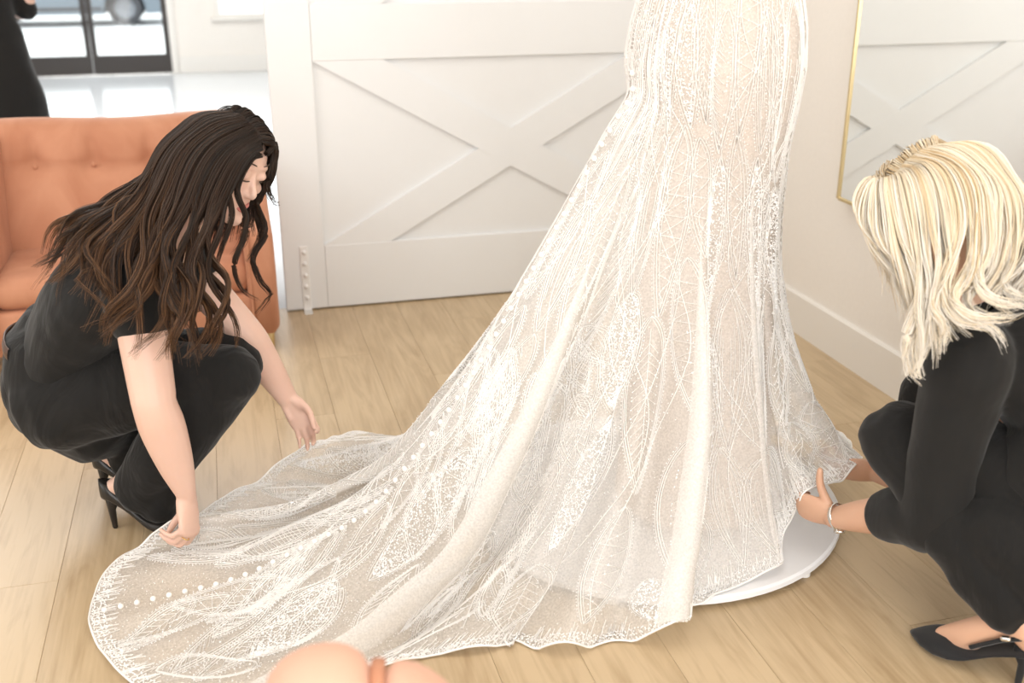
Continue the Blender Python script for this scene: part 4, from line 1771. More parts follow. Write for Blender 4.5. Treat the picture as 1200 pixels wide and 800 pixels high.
def pump(person, heel, direction, name='shoe', heel_h=0.085, length=0.245, mat='leather', sling=False, lift=0.0, wide=1.0):
    """pointed court shoe; heel = floor point under the heel"""
    d = nrm([direction[0], direction[1], 0])
    sd = np.array([-d[1], d[0], 0])
    B = V3(heel) + np.array([0, 0, lift])
    W = lambda a, b, c: B + d * a + sd * b + np.array([0, 0, c])
    rows = 26
    n = 20
    t = np.linspace(0, 1, rows)
    cx = t * length
    sole = np.interp(t, [0, .12, .3, .5, .62, .75, 1], [heel_h, heel_h * .97, heel_h * .66, heel_h * .2, .006, .003, .004])
    hw = np.interp(t, [0, .03, .10, .25, .4, .6, .72, .85, .95, 1], [.004, .018, .027, .026, .029, .038, .039, .029, .014, .003])
    hw = hw * wide
    top = np.interp(t, [0, .1, .25, .4, .55, .62, .75, .9, 1], [.052, .050, .036, .028, .030, .036, .034, .022, .006])
    if sling:
        top = np.interp(t, [0, .3, .42, .5, .6, .66, .75, .9, 1], [.006, .006, .010, .022, .030, .038, .036, .022, .006])
    V = []
    F = []
    for i in range(rows):
        for k in range(n):
            a = 2 * math.pi * k / n
            y = hw[i] * math.copysign(abs(math.cos(a)) ** .7, math.cos(a))
            zz = sole[i] + top[i] * (0.5 + 0.5 * math.copysign(abs(math.sin(a)) ** .8, math.sin(a)))
            V.append(W(cx[i], y, zz))
    for i in range(rows - 1):
        for k in range(n):
            F.append((i * n + k, (i + 1) * n + k, (i + 1) * n + (k + 1) % n, i * n + (k + 1) % n))
    F.append(tuple(range(n)))
    F.append(tuple(range(rows * n - 1, (rows - 1) * n - 1, -1)))
    sh = mesh_obj(name, V, F, M[mat], person)
    mb = MB()
    mb.tube([W(.030, 0, heel_h * .95), W(.024, 0, heel_h * .6), W(.026, 0, .004)], [(.020, .017), (.010, .009), (.0065, .0065)], 12, sd)
    mb.build('heel', M[mat], sh, True)
    if sling:
        mb = MB()
        for s_ in (-1, 1):
            mb.tube([W(.115, s_ * .033, .055), W(.06, s_ * .033, heel_h + .022), W(.012, s_ * .024, heel_h + .045), W(-.006, 0, heel_h + .05)], [(.005, .002)] * 4, 6, (0, 0, 1))
        mb.build('heel_strap', M[mat], sh, True)
        mb = MB()
        mb.tube([W(.058, .036, heel_h + .028), W(.048, .036, heel_h + .032)], .006, 8)
        mb.build('buckle', M['steel'], sh, True)
    return sh, W


def folds(seed, amp, freq, zlim=None):
    rs = np.random.default_rng(seed)
    off = rs.uniform(-50, 50, 3)

    def fn(co, no):
        out = co.copy()
        for i in range(len(co)):
            p = Vector((co[i] * freq + off).tolist())
            d = noise.noise(p) + 0.5 * noise.noise(p * 2.3)
            out[i] = co[i] + no[i] * amp * d
        return out
    return fn


# ---- woman with long dark hair, crouching at the train
def build_dark_woman():
    t = thing('person', 'crouching woman with long wavy dark hair in black, holding the train', 'person', (-0.28, 2.5, 0))
    rhip, lhip = V3((-.415, 2.575, .345)), V3((-.37, 2.715, .345))
    rknee, lknee = gd(270, 437, 2.49), V3((-.022, 2.55, .395))
    rank, lank = V3((-.315, 2.475, .125)), V3((-.345, 2.65, .125))
    rfoot, lfoot = V3((-.372, 2.50, 0)), V3((-.405, 2.675, 0))
    fdir = nrm((.16, -.065, 0))
    pel = (rhip + lhip) / 2
    rsh, lsh = gd(158, 333, 2.34), gd(200, 292, 2.60)
    relb, rwr = gd(181, 474, 2.34), gd(219, 580, 2.46)
    lelb, lwr = gd(286, 388, 2.66), gd(337, 467, 2.77)
    mid_sh = (rsh + lsh) / 2
    neck0 = mid_sh + np.array([0.02, -.005, .035])
    hc = gd(264, 192, 2.43)
    f_ = cdir(.80, -.53, .28)
    u_ = cdir(.50, .81, .30)
    b = MB()
    # head, neck
    W = head(b, hc, f_, u_)
    limb(b, [neck0 - np.array([.02, 0, .03]), neck0 + (hc - neck0) * .35, hc - nrm(u_) * .05 - nrm(f_) * .02], [.056, .050, .052], 16)
    # trunk (inside the clothes)
    sdv = nrm(lsh - rsh)
    limb(b, [pel, pel * .62 + mid_sh * .38 + np.array([-.03, 0, .03]), pel * .25 + mid_sh * .75 + np.array([-.01, 0, .02]), mid_sh], [(.12, .09), (.105, .075), (.13, .085), (.10, .055)], 18, sdv)
    # arms
    limb(b, [mid_sh + (rsh - mid_sh) * .6, rsh, rsh * .6 + relb * .4, relb * .88 + rsh * .12, relb, relb * .75 + rwr * .25, relb * .35 + rwr * .65, rwr], [.052, .055, .0545, .050, .048, .0505, .040, (.0275, .022)], 18, None, 5)
    limb(b, [mid_sh + (lsh - mid_sh) * .6, lsh, lsh * .6 + lelb * .4, lelb, lelb * .75 + lwr * .25, lelb * .35 + lwr * .65, lwr], [.05, .052, .049, .044, .045, .037, (.027, .022)], 18, None, 5)
    # right hand: hangs down, fingers folded to the left around the cloth edge, thumb against them
    tipsR, axR = hand(b, rwr, cdir(.10, -.98, .12), cdir(.93, .10, .30), 1, [(48, 55, 20), (55, 52, 18), (60, 50, 18), (62, 50, 18)], [(.50, .15, -.85), (.70, -.12, -.70), (.80, -.20, -.55)], .04, .96)
    # left hand: palm to the camera, fingertips pointing down at the lifted edge
    tipsL, axL = hand(b, lwr, cdir(.52, -.84, -.10), cdir(.10, .05, -.99), -1, [(42, 40, 18), (36, 30, 12), (26, 24, 12), (16, 22, 12)], [(.86, .30, -.35), (.86, -.02, -.50), (.90, -.22, -.38)], .10, .92)
    # legs and feet inside trousers and shoes
    for hp_, kn, an, ft in ((rhip, rknee, rank, rfoot), (lhip, lknee, lank, lfoot)):
        limb(b, [hp_, hp_ * .5 + kn * .5, kn, kn * .65 + an * .35, an], [.07, .062, .045, .045, .028], 14)
        ball_ = V3(ft) + fdir * .16 + np.array([0, 0, .022])
        limb(b, [an, V3(ft) + fdir * .035 + np.array([0, 0, .112]), V3(ft) + fdir * .09 + np.array([0, 0, .078]), ball_], [.026, .020, .022, .018], 12)
    body = remesh('body', b, .0042, 3, M['skin_fair'], t)
    face_details(W, body)
    # top
    sb = MB()
    w1 = pel * .66 + mid_sh * .34 + np.array([-.055, 0, .03])
    w2 = pel * .32 + mid_sh * .68 + np.array([-.05, 0, .035])
    limb(sb, [pel + np.array([-.025, 0, .05]), w1, w2, mid_sh + np.array([-.01, 0, .005]), neck0 + np.array([-.004, 0, .005])], [(.165, .12), (.158, .115), (.172, .118), (.150, .080), (.062, .058)], 24, sdv)
    # chest hanging forward
    limb(sb, [w2 + np.array([.07, -.06, -.01]), w2 + np.array([.10, -.03, -.02]), w2 + np.array([.105, .09, -.02])], [.075, .080, .072], 14)
    q = rsh * .70 + relb * .30
    limb(sb, [mid_sh + (rsh - mid_sh) * .55, rsh + np.array([0, 0, .004]), rsh * .82 + relb * .18, q], [.070, .074, .072, .068], 18)
    q = lsh * .72 + lelb * .28
    limb(sb, [mid_sh + (lsh - mid_sh) * .55, lsh, q], [.068, .068, .062], 18)
    topo = remesh('top', sb, .0065, 5, M['black_shirt'], t, folds(3, .006, 9))
    # trousers
    tb = MB()
    limb(tb, [pel + np.array([-.045, 0, .075]), pel + np.array([-.035, .0, .0]), pel + np.array([.02, 0, -.075])], [(.168, .125), (.180, .155), (.165, .138)], 24, sdv)
    tr = np.array([0, 0, 1.0])
    limb(tb, [rhip + np.array([-.03, -.01, -.02]), rhip * .6 + rknee * .4, rhip * .22 + rknee * .78, rknee], [.128, .108, .084, .071], 20)
    limb(tb, [lhip + np.array([-.03, .01, -.02]), lhip * .6 + lknee * .4, lhip * .22 + lknee * .78, lknee], [.128, .108, .084, .071], 20)
    for kn, an, ft in ((rknee, rank, rfoot), (lknee, lank, lfoot)):
        limb(tb, [kn, kn * .7 + an * .3 + fdir * .01, kn * .35 + an * .65 + fdir * .03, an + fdir * .042 + np.array([0, 0, -.008])], [.072, .078, .080, (.068, .062)], 20)
        limb(tb, [kn * .3 + an * .7 + fdir * .03, V3(ft) + fdir * .15 + np.array([0, 0, .072])], [.064, .048], 16)
    tro = remesh('trousers', tb, .0065, 4, M['black_trouser'], t, folds(8, .010, 8))
    # belt
    mb = MB()
    bc = pel + np.array([-.045, 0, .105])
    ax = nrm(w1 - pel)
    e1 = sdv
    e2 = np.cross(ax, e1)
    bk = V3((-.9, .2, .1))
    BA = math.atan2(bk @ e2, bk @ e1)
    pts = []
    bpy.context.view_layer.update()
    for a in np.linspace(BA - 1.05, BA + 1.05, 49):
        d = e1 * math.cos(a) + e2 * math.sin(a)
        best = .12
        for ob in (topo, tro):
            o_ = bc + d * .4
            mi = ob.matrix_world.inverted()
            hit, loc, _n, _i = ob.ray_cast(mi @ Vector(o_), Vector(-d))
            if hit:
                best = max(best, np.linalg.norm(np.array(ob.matrix_world @ loc) - bc))
        pts.append(bc + d * (best + .002))
    pts = np.array(pts)
    pts[1:-1] = .5 * pts[1:-1] + .25 * (pts[:-2] + pts[2:])
    mb.tube(pts, [(.004, .017)] * 49, 8, np.array([(p - bc) for p in pts]), caps=False)
    mb.build('belt', M['belt'], t, True)
    for ft in (rfoot, lfoot):
        pump(t, ft, fdir, 'shoe')
    # rings
    mb = MB()
    c = rwr + (axR[0] * .105 + axR[1] * -.009 * 1 + axR[2] * -.006) * .92
    pts = [c + (axR[1] * math.cos(a) + nrm(axR[0] * .6 + axR[2] * .8) * math.sin(a)) * .0088 for a in np.linspace(0, 2 * math.pi, 20)]
    mb.tube(pts, .0013, 6, caps=False)
    mb.build('ring', M['gold'], t, True)

    # hair
    def off_skull(g):
        g = [V3(q_) for q_ in g]
        for i in range(1, len(g)):
            d = g[i] - hc
            rr_ = np.linalg.norm(d)
            if rr_ < .122:
                g[i] = hc + d / rr_ * .122
        return g
    S = Strands(5)
    root = lambda x, y, z: W(x * 1.0, y * 1.04, z * 1.10)
    # parting runs over the crown, a little to her right side (towards the camera: +x is her right)
    near = [
        [root(.012, .080, .070), gd(292, 190, 2.325), gd(266, 240, 2.30), gd(256, 300, 2.26), gd(268, 352, 2.235), gd(270, 405, 2.235)],
        [root(.014, .060, .092), gd(268, 190, 2.31), gd(240, 250, 2.28), gd(228, 315, 2.235), gd(243, 365, 2.22), gd(228, 418, 2.225)],
        [root(.014, .030, .104), gd(243, 180, 2.31), gd(214, 245, 2.275), gd(196, 315, 2.225), gd(212, 370, 2.205), gd(205, 425, 2.215)],
        [root(.012, .000, .108), gd(220, 172, 2.33), gd(190, 240, 2.28), gd(168, 310, 2.22), gd(160, 352, 2.205), gd(118, 408, 2.215)],
        [root(.010, -.030, .104), gd(204, 170, 2.36), gd(172, 228, 2.32), gd(138, 275, 2.27), gd(118, 320, 2.25), gd(140, 372, 2.23)],
        [root(.004, -.055, .090), gd(200, 165, 2.41), gd(172, 218, 2.39), gd(120, 255, 2.35), gd(80, 290, 2.36), gd(46, 322, 2.38)],
        [root(-.02, -.070, .075), gd(205, 168, 2.47), gd(176, 216, 2.45), gd(128, 242, 2.44), gd(84, 262, 2.44), gd(52, 300, 2.44)],
    ]
    r_v = np.cross(nrm(f_), nrm(u_ - nrm(f_) * (u_ @ nrm(f_))))
    u_v = np.cross(r_v, nrm(f_))
    skull = (W(0, -.006, .006), r_v, nrm(f_), u_v, (.082, .104, .106))
    S.sheet(near, 2300, .038, .00125, 36, 5, .56, .024, 2.3, .38, (.0, .42), .65, .005, skull)
    # a few loose locks riding on top
    for q in range(16):
        w = S.rng.random() * (len(near) - 1.001)
        k = int(w)
        w -= k
        g = [a * (1 - w) + b_ * w for a, b_ in zip(near[k], near[k + 1])]
        g = [p_ + S.rng.normal(0, .002 + .005 * i, 3) * (i > 0) - np.array([0, .012, 0]) * (i > 2) for i, p_ in enumerate(g)]
        S.clump(off_skull(g), 22, .008, .0010, .015, 2.0, (.15, .55), .5, .003, .5, 36)
    # face framing curls
    fr = [
        [root(.014, .084, .062), gd(294, 188, 2.335), gd(278, 222, 2.315), gd(288, 256, 2.31), gd(284, 284, 2.30), gd(274, 312, 2.30), gd(284, 338, 2.30), gd(306, 352, 2.30)],
        [root(.020, .078, .066), gd(280, 190, 2.32), gd(266, 215, 2.30), gd(272, 250, 2.29), gd(262, 285, 2.28), gd(250, 330, 2.27)],
    ]
    for g in fr:
        S.clump(g, 60, .006, .0009, .002, 1.0, (.05, .45), .3, .003, .4, 60)
    far = [
        [root(.0, .084, .066), gd(322, 170, 2.42), gd(320, 196, 2.44), gd(314, 214, 2.45), gd(322, 236, 2.45), gd(328, 238, 2.45)],
        [root(-.01, .078, .074), gd(323, 176, 2.46), gd(318, 206, 2.49), gd(302, 238, 2.50), gd(312, 272, 2.50), gd(297, 304, 2.50), gd(304, 330, 2.50), gd(316, 346, 2.50), gd(300, 368, 2.50)],
        [root(-.016, .070, .082), gd(316, 170, 2.49), gd(312, 206, 2.52), gd(298, 242, 2.53), gd(304, 276, 2.53), gd(288, 306, 2.53)],
        [root(-.02, .05, .095), gd(306, 160, 2.52), gd(300, 200, 2.55), gd(290, 240, 2.55), gd(285, 280, 2.55), gd(270, 300, 2.53)],
        [root(-.02, .02, .104), gd(290, 150, 2.54), gd(280, 190, 2.56), gd(265, 250, 2.56), gd(250, 290, 2.54), gd(240, 310, 2.52)],
        [root(-.02, -.02, .104), gd(260, 140, 2.54), gd(230, 190, 2.55), gd(205, 240, 2.54), gd(180, 262, 2.54), gd(150, 280, 2.53)],
    ]
    for k, g in enumerate(far):
        S.clump(g, 70, .008 if k < 3 else .022, .0011, .003, 1.2, (.03, .45), .3, .004, .4, 36)
    S.sheet([g[:5] for g in far[2:]] + [near[-1][:5]], 700, .026, .00105, 26, 4, .4, .006, 1.2, .5, (.0, .40), .3, .002, skull)
    S.sheet([[root(.010, .070, .084), root(-.045, .074, .066), root(-.078, .05, .02)], [root(.010, .045, .098), root(-.048, .045, .085), root(-.088, .02, .03)], [root(.010, .01, .106), root(-.048, .005, .092), root(-.09, -.01, .03)], [root(.008, -.04, .100), root(-.045, -.045, .085), root(-.086, -.05, .03)]], 600, .012, .00105, 16, 4, .1, .0, 1, .5, (.0, .40), .1, .001, skull)
    hair = S.build('hair', M['hair_dark'], t)
    # scalp under the strands
    cap = MB()
    n, m_ = 28, 12
    V = []
    for j in range(m_ + 1):
        ph = math.pi * .5 * (1 - 1.35 * j / m_)
        for k in range(n):
            a = 2 * math.pi * k / n
            y = math.cos(ph) * math.sin(a)
            lim = y > .55 and ph < .62
            rr = .93 if lim else 1.0
            V.append(W(.0785 * math.cos(ph) * math.cos(a) * rr, (-.008 + .0965 * y) * (0.86 if lim else 1), .012 + .101 * math.sin(ph)))
    F = [(j * n + k, j * n + (k + 1) % n, (j + 1) * n + (k + 1) % n, (j + 1) * n + k) for j in range(m_) for k in range(n)]
    cp = mesh_obj('scalp_hair', V, F, M['hair_dark'], hair)
    at = cp.data.attributes.new('tone', 'FLOAT', 'POINT')
    at.data.foreach_set('value', np.full(len(V), .30, np.float32))
    return t


build_dark_woman()


# ---- woman with blonde hair in a blazer, lifting the front hem
def build_blonde_woman():
    t = thing('person', 'crouching woman with pale blonde hair in a black blazer lifting the hem', 'person', (1.50, 1.5, 0))
    fdir = nrm((-.48, .88, 0))
    toe = gz(1067, 742)
    lfoot = toe - fdir * .25
    rfoot = lfoot + np.array([.20, .20, 0]) - fdir * .10
    lank, rank = lfoot + fdir * .045 + np.array([0, 0, .125]), rfoot + fdir * .045 + np.array([0, 0, .125])
    lknee, rknee = gd(1048, 508, 2.20), gd(1062, 500, 2.20) + np.array([.18, .18, -.03])
    lhip = V3((1.58, 1.46, .36))
    rhip = lhip + np.array([.12, .12, 0])
    pel = (lhip + rhip) / 2
    lsh = gd(1135, 425, 2.03)
    rsh = lsh + np.array([.20, .235, .02])
    lelb, lwr = gd(1090, 602, 2.16), gd(978, 606, 2.39)
    relb, rwr = gd(1085, 560, 2.36), gd(1030, 553, 2.50)
    mid_sh = (lsh + rsh) / 2
    neck0 = mid_sh + np.array([-.02, .01, .04])
    hc = gd(1106, 236, 2.12)
    f_ = cdir(-.76, -.58, -.28)
    u_ = cdir(-.52, .78, .30)
    sdv = nrm(rsh - lsh)
    b = MB()
    W = head(b, hc, f_, u_)
    limb(b, [neck0 - np.array([0, 0, .04]), neck0 * .5 + hc * .5 - nrm(f_) * .02, hc - nrm(u_) * .045 - nrm(f_) * .02], [.055, .050, .052], 16)
    limb(b, [pel, pel * .5 + mid_sh * .5, mid_sh], [(.11, .09), (.11, .08), (.10, .055)], 18, sdv)
    limb(b, [mid_sh + (lsh - mid_sh) * .6, lsh, lsh * .5 + lelb * .5, lelb, lelb * .7 + lwr * .3, lelb * .3 + lwr * .7, lwr], [.05, .052, .048, .044, .0455, .036, (.0275, .0225)], 18)
    limb(b, [mid_sh + (rsh - mid_sh) * .6, rsh, rsh * .5 + relb * .5, relb, relb * .5 + rwr * .5, rwr], [.05, .052, .048, .044, .040, (.0275, .0225)], 18)
    tipsL, axL = hand(b, lwr, cdir(-.74, .26, -.62), cdir(-.45, -.42, .78), -1, [(40, 50, 25), (42, 50, 25), (44, 50, 25), (46, 50, 25)], [(.45, .86, .05), (.25, .96, .0), (.05, .99, -.08)], .05, .93)
    tipsR, axR = hand(b, rwr, cdir(-.92, .10, -.10), cdir(.10, -.62, .75), 1, [(30, 45, 20), (30, 45, 20), (30, 40, 20), (30, 40, 20)], [(.80, .45, -.35), (.90, .20, -.38), (.92, .05, -.35)], .05, .93)
    for hp_, kn, an, ft in ((lhip, lknee, lank, lfoot), (rhip, rknee, rank, rfoot)):
        limb(b, [hp_, hp_ * .5 + kn * .5, kn, kn * .65 + an * .35, an + np.array([0, 0, .02]), an], [.07, .062, .045, .045, .032, .031], 14)
        limb(b, [an + np.array([0, 0, .005]), V3(ft) + fdir * .03 + np.array([0, 0, .112]), V3(ft) + fdir * .02 + np.array([0, 0, .10])], [.028, .026, .022], 12)
        limb(b, [an + np.array([0, 0, .012]), V3(ft) + fdir * .095 + np.array([0, 0, .098]), V3(ft) + fdir * .14 + np.array([0, 0, .052]), V3(ft) + fdir * .175 + np.array([0, 0, .022])], [(.030, .030), (.028, .030), (.033, .026), (.032, .016)], 14, (0, 0, 1))
    body = remesh('body', b, .0042, 3, M['skin_tan'], t)
    face_details(W, body)
    # blazer
    sb = MB()
    w1 = pel * .68 + mid_sh * .32 + np.array([.05, -.03, .02])
    w2 = pel * .30 + mid_sh * .70 + np.array([.05, -.03, .02])
    limb(sb, [pel + np.array([.03, -.02, -.02]), w1, w2, mid_sh + np.array([.005, 0, .005]), neck0 + np.array([.01, 0, -.005])], [(.19, .15), (.172, .128), (.182, .125), (.155, .080), (.064, .060)], 24, sdv)
    limb(sb, [w2 + fdir * .07 - sdv * .06, w2 + fdir * .09, w2 + fdir * .07 + sdv * .06], [.075, .08, .075], 14)
    q = lelb * .62 + lwr * .38
    limb(sb, [mid_sh + (lsh - mid_sh) * .55, lsh, lsh * .75 + lelb * .25, lsh * .35 + lelb * .65, lelb + np.array([.004, -.004, -.002]), lelb * .8 + lwr * .2, q], [.078, .082, .079, .072, .073, .067, .060], 20)
    q = relb * .8 + rwr * .2
    limb(sb, [mid_sh + (rsh - mid_sh) * .55, rsh, rsh * .5 + relb * .5, relb, q], [.075, .078, .068, .06, .054], 18)
    # skirt of the blazer over the thigh
    limb(sb, [pel + np.array([-.02, -.06, .05]), lhip * .7 + lknee * .3 + np.array([.0, -.03, .04])], [.13, .115], 18)
    limb(sb, [pel + np.array([-.02, -.07, .02]), pel + np.array([-.03, -.06, -.10])], [.14, .12], 18)
    remesh('blazer', sb, .0065, 4, M['black_blazer'], t, folds(21, .007, 7))
    # lapel collar at the neck
    mb = MB()
    pts = [neck0 + np.array([0, 0, .012]) + (sdv * math.cos(a) * .066 + fdir * math.sin(a) * .062) + np.array([0, 0, -.03 * max(0, math.sin(a))]) for a in np.linspace(-math.pi * 1.25, math.pi * .25, 26)]
    mb.tube(pts, [(.006, .020)] * 26, 8, np.array([p - neck0 for p in pts]))
    mb.build('collar', M['black_blazer'], t, True)
    # trousers
    tb = MB()
    limb(tb, [pel + np.array([.03, -.03, .08]), pel + np.array([.02, -.02, 0]), pel + np.array([0, 0, -.03])], [(.16, .12), (.172, .15), (.15, .12)], 24, sdv)
    limb(tb, [lhip, lhip * .6 + lknee * .4, lhip * .22 + lknee * .78, lknee], [.12, .10, .082, .070], 20)
    limb(tb, [rhip, rhip * .6 + rknee * .4, rhip * .22 + rknee * .78, rknee], [.12, .10, .082, .070], 20)
    for kn, an in ((lknee, lank), (rknee, rank)):
        limb(tb, [kn, kn * .7 + an * .3, kn * .35 + an * .65, kn * .10 + an * .90 + np.array([0, 0, .0])], [.070, .070, .067, .064], 20)
    limb(tb, [lknee * .5 + lank * .5 + np.array([.05, -.05, .02]), lank * .85 + lknee * .15 + np.array([.08, -.05, .05])], [.085, .085], 18)
    limb(tb, [lhip + np.array([-.06, .0, -.03]), lank * .6 + lhip * .4 + np.array([.03, .0, .03])], [.11, .10], 18)
    remesh('trousers', tb, .0065, 4, M['black_trouser'], t, folds(33, .012, 8))
    for ft in (lfoot, rfoot):
        pump(t, ft, fdir, 'shoe', .08, .25, 'suede', True, 0.0, 1.42)
    # wrist watch on a steel bracelet
    mb = MB()
    fa = nrm(lwr - lelb)
    wc = lwr - fa * .012
    e1 = nrm(np.cross(fa, axL[2]))
    e2 = np.cross(e1, fa)
    k = 40
    pts = [wc + e1 * .0315 * math.cos(a) + e2 * .0265 * math.sin(a) for a in np.linspace(0, 2 * math.pi, k)]
    mb.tube(pts, [(.0022, .0055)] * k, 8, np.array([p - wc for p in pts]), caps=False)
    wt = mb.build('watch_bracelet', M['watch'], t, True)
    mb = MB()
    dc = wc + nrm(-_up + _to * .2) * .031
    nn = nrm(dc - wc)
    a1 = fa
    a2 = np.cross(nn, a1)
    pr = [(0, .005), (.0105, .005), (.0125, .0035), (.0125, -.003), (0, -.003)]
    V = []
    F = []
    for i in range(20):
        a = 2 * math.pi * i / 20
        for r_, h_ in pr:
            V.append(dc + (a1 * math.cos(a) + a2 * math.sin(a)) * r_ + nn * h_)
    for i in range(20):
        for j in range(4):
            F.append((i * 5 + j, ((i + 1) % 20) * 5 + j, ((i + 1) % 20) * 5 + j + 1, i * 5 + j + 1))
    mesh_obj('watch_case', V, F, M['watch'], wt)

    # hair
    S = Strands(9)
    root = lambda x, y, z: W(x, y * 1.03, z * 1.12)
    g_ = [
        [root(-.012, .088, .060), gd(1014, 212, 2.06), gd(1006, 245, 2.05), gd(1016, 280, 2.04), gd(1034, 306, 2.04), gd(1044, 325, 2.04)],
        [root(-.016, .070, .085), gd(1032, 218, 2.02), gd(1038, 270, 1.99), gd(1062, 312, 1.99), gd(1076, 352, 1.99), gd(1062, 385, 2.00)],
        [root(-.018, .045, .100), gd(1058, 215, 1.99), gd(1070, 275, 1.97), gd(1085, 325, 1.96), gd(1080, 380, 1.95), gd(1064, 440, 1.96)],
        [root(-.016, .015, .108), gd(1088, 208, 1.98), gd(1102, 270, 1.955), gd(1104, 320, 1.945), gd(1088, 372, 1.94), gd(1078, 444, 1.95)],
        [root(-.012, -.015, .108), gd(1124, 205, 1.98), gd(1138, 262, 1.955), gd(1130, 312, 1.935), gd(1100, 362, 1.93), gd(1106, 402, 1.935)],
        [root(-.006, -.040, .100), gd(1158, 210, 2.0), gd(1168, 262, 1.96), gd(1156, 312, 1.935), gd(1130, 352, 1.92), gd(1172, 376, 1.91)],
        [root(.0, -.062, .085), gd(1180, 215, 2.04), gd(1194, 268, 2.00), gd(1182, 318, 1.96), gd(1172, 344, 1.92), gd(1206, 358, 1.91)],
        [root(.01, -.080, .065), gd(1192, 222, 2.10), gd(1212, 275, 2.07), gd(1222, 325, 2.03), gd(1226, 362, 1.98), gd(1250, 385, 1.96)],
        [root(.03, -.090, .045), gd(1194, 232, 2.17), gd(1218, 285, 2.16), gd(1232, 335, 2.14), gd(1245, 375, 2.10), gd(1265, 400, 2.08)],
    ]
    def off_skull(g):
        g = [V3(p) for p in g]
        for i in range(1, len(g)):
            d = g[i] - hc
            r_ = np.linalg.norm(d)
            if r_ < .128:
                g[i] = hc + d / r_ * .128
        return g
    r_v = np.cross(nrm(f_), nrm(u_ - nrm(f_) * (u_ @ nrm(f_))))
    u_v = np.cross(r_v, nrm(f_))
    skull = (W(0, -.006, .006), r_v, nrm(f_), u_v, (.084, .106, .112))
    S.sheet(g_, 2300, .034, .00120, 28, 5, .52, .014, 1.7, .40, (.28, .8), .35, .005, skull)
    # far side of the head
    fs = [
        [root(.0, .088, .062), gd(1022, 215, 2.14), gd(1018, 250, 2.17), gd(1028, 290, 2.18), gd(1045, 330, 2.17), gd(1050, 372, 2.15), gd(1062, 420, 2.12)],
        [root(.02, .06, .090), gd(1046, 195, 2.20), gd(1050, 250, 2.24), gd(1060, 300, 2.24), gd(1075, 350, 2.22), gd(1090, 390, 2.2)],
        [root(.02, .0, .106), gd(1100, 190, 2.22), gd(1110, 250, 2.26), gd(1120, 300, 2.25), gd(1140, 340, 2.22), gd(1160, 370, 2.2)],
        [root(.02, -.05, .095), gd(1150, 200, 2.22), gd(1170, 250, 2.25), gd(1190, 300, 2.24), gd(1200, 340, 2.2), gd(1210, 370, 2.2)],
    ]
    for k in range(3):
        for q in range(6):
            w = (q + .5) / 6
            g = [a * (1 - w) + b_ * w for a, b_ in zip(fs[k], fs[k + 1])]
            S.clump(off_skull(g), 44, .018, .0011, .006, 1.5, (.2, .75), .3, .005, .5, 26)
    S.sheet([[W(-.010, .080, .072), W(.040, .084, .052), W(.070, .06, .01)], [W(-.012, .062, .092), W(.046, .066, .074), W(.084, .04, .02)], [W(-.012, .03, .106), W(.050, .03, .090), W(.092, .01, .03)], [W(-.010, -.01, .110), W(.050, -.015, .094), W(.092, -.02, .03)], [W(-.006, -.05, .100), W(.045, -.055, .084), W(.085, -.06, .02)]], 650, .012, .00115, 14, 4, .1, .0, 1, .5, (.2, .7), .1, .001, (skull[0], skull[1], skull[2], skull[3], (.080, .101, .104)))
    # flicked out ends over the shoulder
    for g in ([gd(1120, 300, 1.93), gd(1108, 345, 1.915), gd(1122, 372, 1.905), gd(1160, 384, 1.90), gd(1178, 414, 1.90)],
              [gd(1150, 290, 1.93), gd(1146, 330, 1.91), gd(1160, 350, 1.90), gd(1190, 356, 1.89), gd(1214, 352, 1.89)],
              [gd(1100, 330, 1.93), gd(1096, 365, 1.92), gd(1106, 388, 1.91), gd(1104, 404, 1.91)],
              [gd(1090, 320, 1.95), gd(1070, 370, 1.95), gd(1060, 410, 1.96), gd(1066, 436, 1.96), gd(1082, 448, 1.96)],
              [gd(1130, 320, 1.93), gd(1118, 352, 1.90), gd(1140, 372, 1.89), gd(1176, 372, 1.89), gd(1200, 366, 1.89)]):
        S.clump(g, 40, .009, .0010, .003, 1.0, (.35, .85), .3, .006, .5, 26)
    for q in range(10):
        k = S.rng.integers(2, len(g_) - 1)
        w = S.rng.random()
        g = [a * (1 - w) + b_ * w for a, b_ in zip(g_[k], g_[k + 1])]
        g = [p_ + S.rng.normal(0, .003 + .005 * i, 3) * (i > 0) for i, p_ in enumerate(g)]
        S.clump(off_skull(g), 3, .012, .0007, .008, 1.5, (.4, .9), .3, .008, .8, 34)
    hair = S.build('hair', M['hair_blonde'], t)
    n, m_ = 28, 12
    V = []
    for j in range(m_ + 1):
        ph = math.pi * .5 * (1 - 1.35 * j / m_)
        for k in range(n):
            a = 2 * math.pi * k / n
            y = math.cos(ph) * math.sin(a)
            lim = y > .55 and ph < .62
            V.append(W(.0785 * math.cos(ph) * math.cos(a) * (.93 if lim else 1), (-.008 + .0965 * y) * (0.86 if lim else 1), .012 + .101 * math.sin(ph)))
    F = [(j * n + k, j * n + (k + 1) % n, (j + 1) * n + (k + 1) % n, (j + 1) * n + k) for j in range(m_) for k in range(n)]
    cp = mesh_obj('scalp_hair', V, F, M['hair_blonde'], hair)
    at = cp.data.attributes.new('tone', 'FLOAT', 'POINT')
    at.data.foreach_set('value', np.full(len(V), .55, np.float32))
    return t


build_blonde_woman()


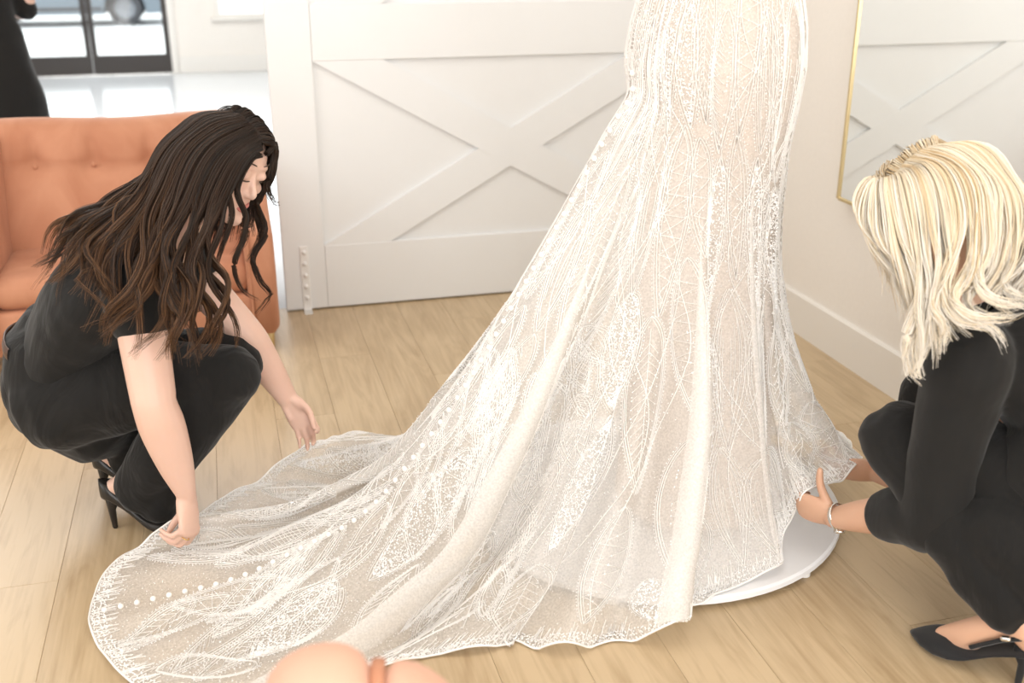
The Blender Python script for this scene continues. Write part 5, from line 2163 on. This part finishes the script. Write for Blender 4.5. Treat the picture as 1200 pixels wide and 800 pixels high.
# ---- person in a long black dress standing in the front room
def build_standing():
    c = V3((-0.99, 5.35, 0))
    t = thing('person', 'standing person in a long black dress behind the coral loveseat', 'person', tuple(c))
    sc = 1.0
    P_ = lambda x, y, z: c + np.array([x, y, z])
    b = MB()
    hc = P_(0, .03, 1.55)
    W = head(b, hc, (-.3, .95, -.05), (0, 0, 1))
    limb(b, [P_(0, 0, 1.34), P_(0, .01, 1.46)], [.055, .052], 14)
    limb(b, [P_(0, 0, .92), P_(0, 0, 1.1), P_(0, 0, 1.3), P_(0, 0, 1.36)], [(.15, .10), (.12, .085), (.15, .09), (.08, .05)], 18, (1, 0, 0))
    for s_ in (-1, 1):
        sh, el, wr = P_(s_ * .17, 0, 1.33), P_(s_ * .215, .05, 1.06), P_(s_ * .14, .20, 1.09)
        if s_ == 1:
            el, wr = P_(.185, .08, 1.07), P_(.05, .20, 1.10)
        limb(b, [P_(s_ * .1, 0, 1.33), sh, el, wr], [.05, .048, .04, .026], 14)
        hand(b, wr, nrm(wr - el), (0, 0, 1), s_, [(20, 25, 15)] * 4, [(.8, .5, -.2), (.9, .2, -.3), (.95, .1, -.2)])
        limb(b, [P_(s_ * .08, 0, .9), P_(s_ * .09, 0, .5), P_(s_ * .09, 0, .09)], [.08, .055, .035], 14)
        limb(b, [P_(s_ * .09, -.03, .05), P_(s_ * .095, .15, .025)], [.032, .024], 12)
    body = remesh('body', b, .0075, 2, M['skin_fair'], t)
    d = MB()
    limb(d, [P_(0, 0, 1.40), P_(0, 0, 1.33), P_(0, 0, 1.18), P_(0, 0, 1.04), P_(0, 0, .90), P_(0, 0, .6), P_(0, 0, .3), P_(0, 0, .09)], [(.075, .06), (.17, .095), (.155, .105), (.145, .10), (.185, .14), (.225, .18), (.265, .22), (.30, .26)], 28, (1, 0, 0))
    for s_ in (-1, 1):
        sh, el = P_(s_ * .16, 0, 1.33), (P_(.185, .08, 1.07) if s_ == 1 else P_(-.215, .05, 1.06))
        limb(d, [sh, sh * .5 + el * .5, el], [.062, .056, .050], 14)
    remesh('long_dress', d, .014, 4, M['black_dress'], t, folds(41, .014, 5))
    for s_ in (-1, 1):
        mb = MB()
        limb(mb, [P_(s_ * .09, -.05, .035), P_(s_ * .092, .06, .03), P_(s_ * .097, .19, .022)], [(.030, .032), (.036, .03), (.018, .02)], 12, (1, 0, 0))
        mb.build('shoe', M['leather'], t, True)
    S = Strands(3)
    for k in range(40):
        a = 2 * math.pi * k / 40
        x, y = math.cos(a), math.sin(a)
        if y > .6:
            continue
        S.clump([W(x * .03, -.01 + y * .03, .112), W(x * .088, -.01 + y * .104, .06), W(x * .098, -.012 + y * .112, -.03), W(x * .095, -.02 + y * .11, -.14)], 24, .016, .0022, .004, 1.5, (.05, .5), .2, .004, .6, 14)
    S.build('hair', M['hair_dark'], t)
    return t


build_standing()
bpy.context.view_layer.update()
